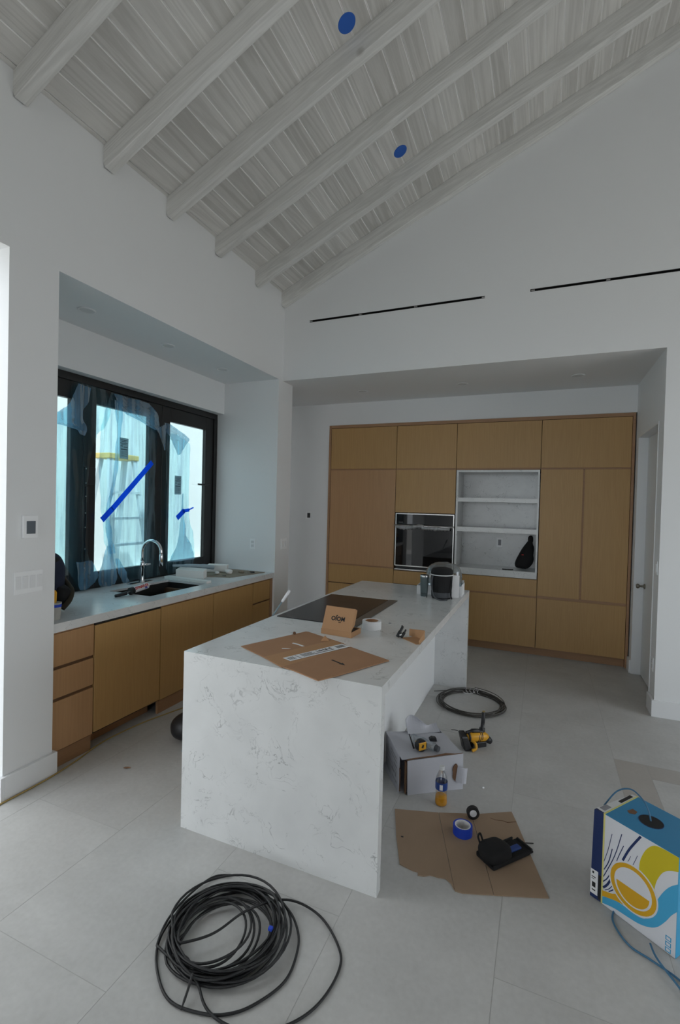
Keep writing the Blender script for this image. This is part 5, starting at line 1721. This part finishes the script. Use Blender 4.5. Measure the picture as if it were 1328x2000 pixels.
part('icons', M_boxsky, kt, icons, world=False)
HC = (.125, .125)
MB().lathe([(0.044, H_ + .0006), (0.001, H_ + .0006)], 28, (HC[0], HC[1], 0), caps=False).build('hand_hole', M_slot, kt, world=False)
MB().lathe([(0.0435, H_ + .001), (0.046, H_ + .0012), (0.046, H_)], 28, (HC[0], HC[1], 0), caps=False).build('hole_edge', M_boxnavy, kt, world=False)
MB().prism([(.035, .11), (.05, .10), (.066, .115), (.062, .14), (.04, .145)], 'z', H_, H_ + .0009).build('torn_patch', M_carddk, kt, world=False)


def ploc(x, y, z):
    return (kx.x + x * math.cos(r_) - y * math.sin(r_), kx.y + x * math.sin(r_) + y * math.cos(r_), z)


part_cable = thing('network_cable', 'blue cable feeding out of the carton and along the floor', 'cable', (kx.x, kx.y, 0))
part('lead', M_bluecord, part_cable, lambda b: b.tube(catmull([ploc(.125, .13, H_ - .02), ploc(.11, .135, H_ + .03), ploc(.07, .16, H_ + .055), ploc(.0, .20, H_ + .05), ploc(-.05, .18, H_ + .02), ploc(-.062, .10, H_ - .03)], 8), 0.0032, 8), smooth=True)
part('floor_run', M_bluecord, part_cable, lambda b: b.tube(catmull([(3.05, -2.43, .005), (3.02, -2.53, .005), (3.06, -2.63, .005), (3.13, -2.67, .005), (3.20, -2.71, .005), (3.26, -2.76, .005), (3.40, -2.80, .005)], 8), 0.0038, 8), smooth=True)
part('floor_run', M_bluecord, part_cable, lambda b: b.tube(catmull([(3.14, -2.60, .0115), (3.15, -2.66, .0115), (3.19, -2.74, .0115), (3.24, -2.82, .006), (3.32, -2.90, .005)], 8), 0.0038, 8), smooth=True)

# extension cord along the skirting
ec = MB().tube(catmull([(0.10, -3.55, .005), (0.045, -3.25, .005), (0.030, -3.10, .005), (0.034, -2.95, .005), (0.030, -2.80, .005), (0.005, -2.62, .005), (-0.035, -2.45, .005), (-0.045, -2.30, .005), (-0.02, -2.05, .005), (0.03, -1.85, .005), (0.08, -1.68, .005), (0.16, -1.45, .005), (0.30, -1.2, .005)], 8), 0.0045, 8).build('extension_cord', M_cord, smooth=True)
tag(ec, 'thin yellow cord snaking along the floor by the base cabinets', 'cord')
lf = MB().add([(0.335, -2.560, .002), (0.352, -2.548, .003), (0.385, -2.543, .008), (0.36, -2.557, .004), (0.345, -2.554, .010), (0.368, -2.547, .012)], [(0, 3, 4), (3, 5, 4), (4, 5, 1), (5, 2, 1), (3, 2, 5)]).build('dry_leaf', M_carddk, solid=0.001)
tag(lf, 'small dark curled leaf on the floor left of the island', 'leaf')

# a few bits of debris on the floor
for k, (x, y, l, a, mt, lb) in enumerate([(2.115, -1.12, .05, .15, M_blackm, 'short black strand on the floor behind the white carton'), (2.66, -2.20, .055, .35, M_blackm, 'thin dark splinter right of the torn cardboard'),
                                         (2.42, -1.80, .012, .8, M_paper, 'tiny white paper chip on the floor right of the carton'), (2.09, -2.42, .012, .2, M_blackm, 'tiny black chip between the island leg and the cardboard')]):
    o = MB().tube([(x, y, .003), (x + l * math.cos(a), y + l * math.sin(a), .003)], .002 if l > .02 else .005, 6).build('floor_debris', mt)
    tag(o, lb, 'debris')

# ------------------------------------------------------------------ portals at the real openings help the sky light in
portal((OPX0 + (OPX1 - OPX0) / 2, YREAR - 0.1, 1.52), (PI / 2, 0, 0), OPX1 - OPX0, 3.04)
portal((-0.15, -3.89, 1.52), (PI / 2, 0, -PI / 2), 1.62, 3.04)
portal((XRT + 0.12, -2.4, 1.52), (PI / 2, 0, PI / 2), 4.0, 3.04)
portal((-0.93, -1.5, 1.78), (PI / 2, 0, -PI / 2), 2.5, 1.75)
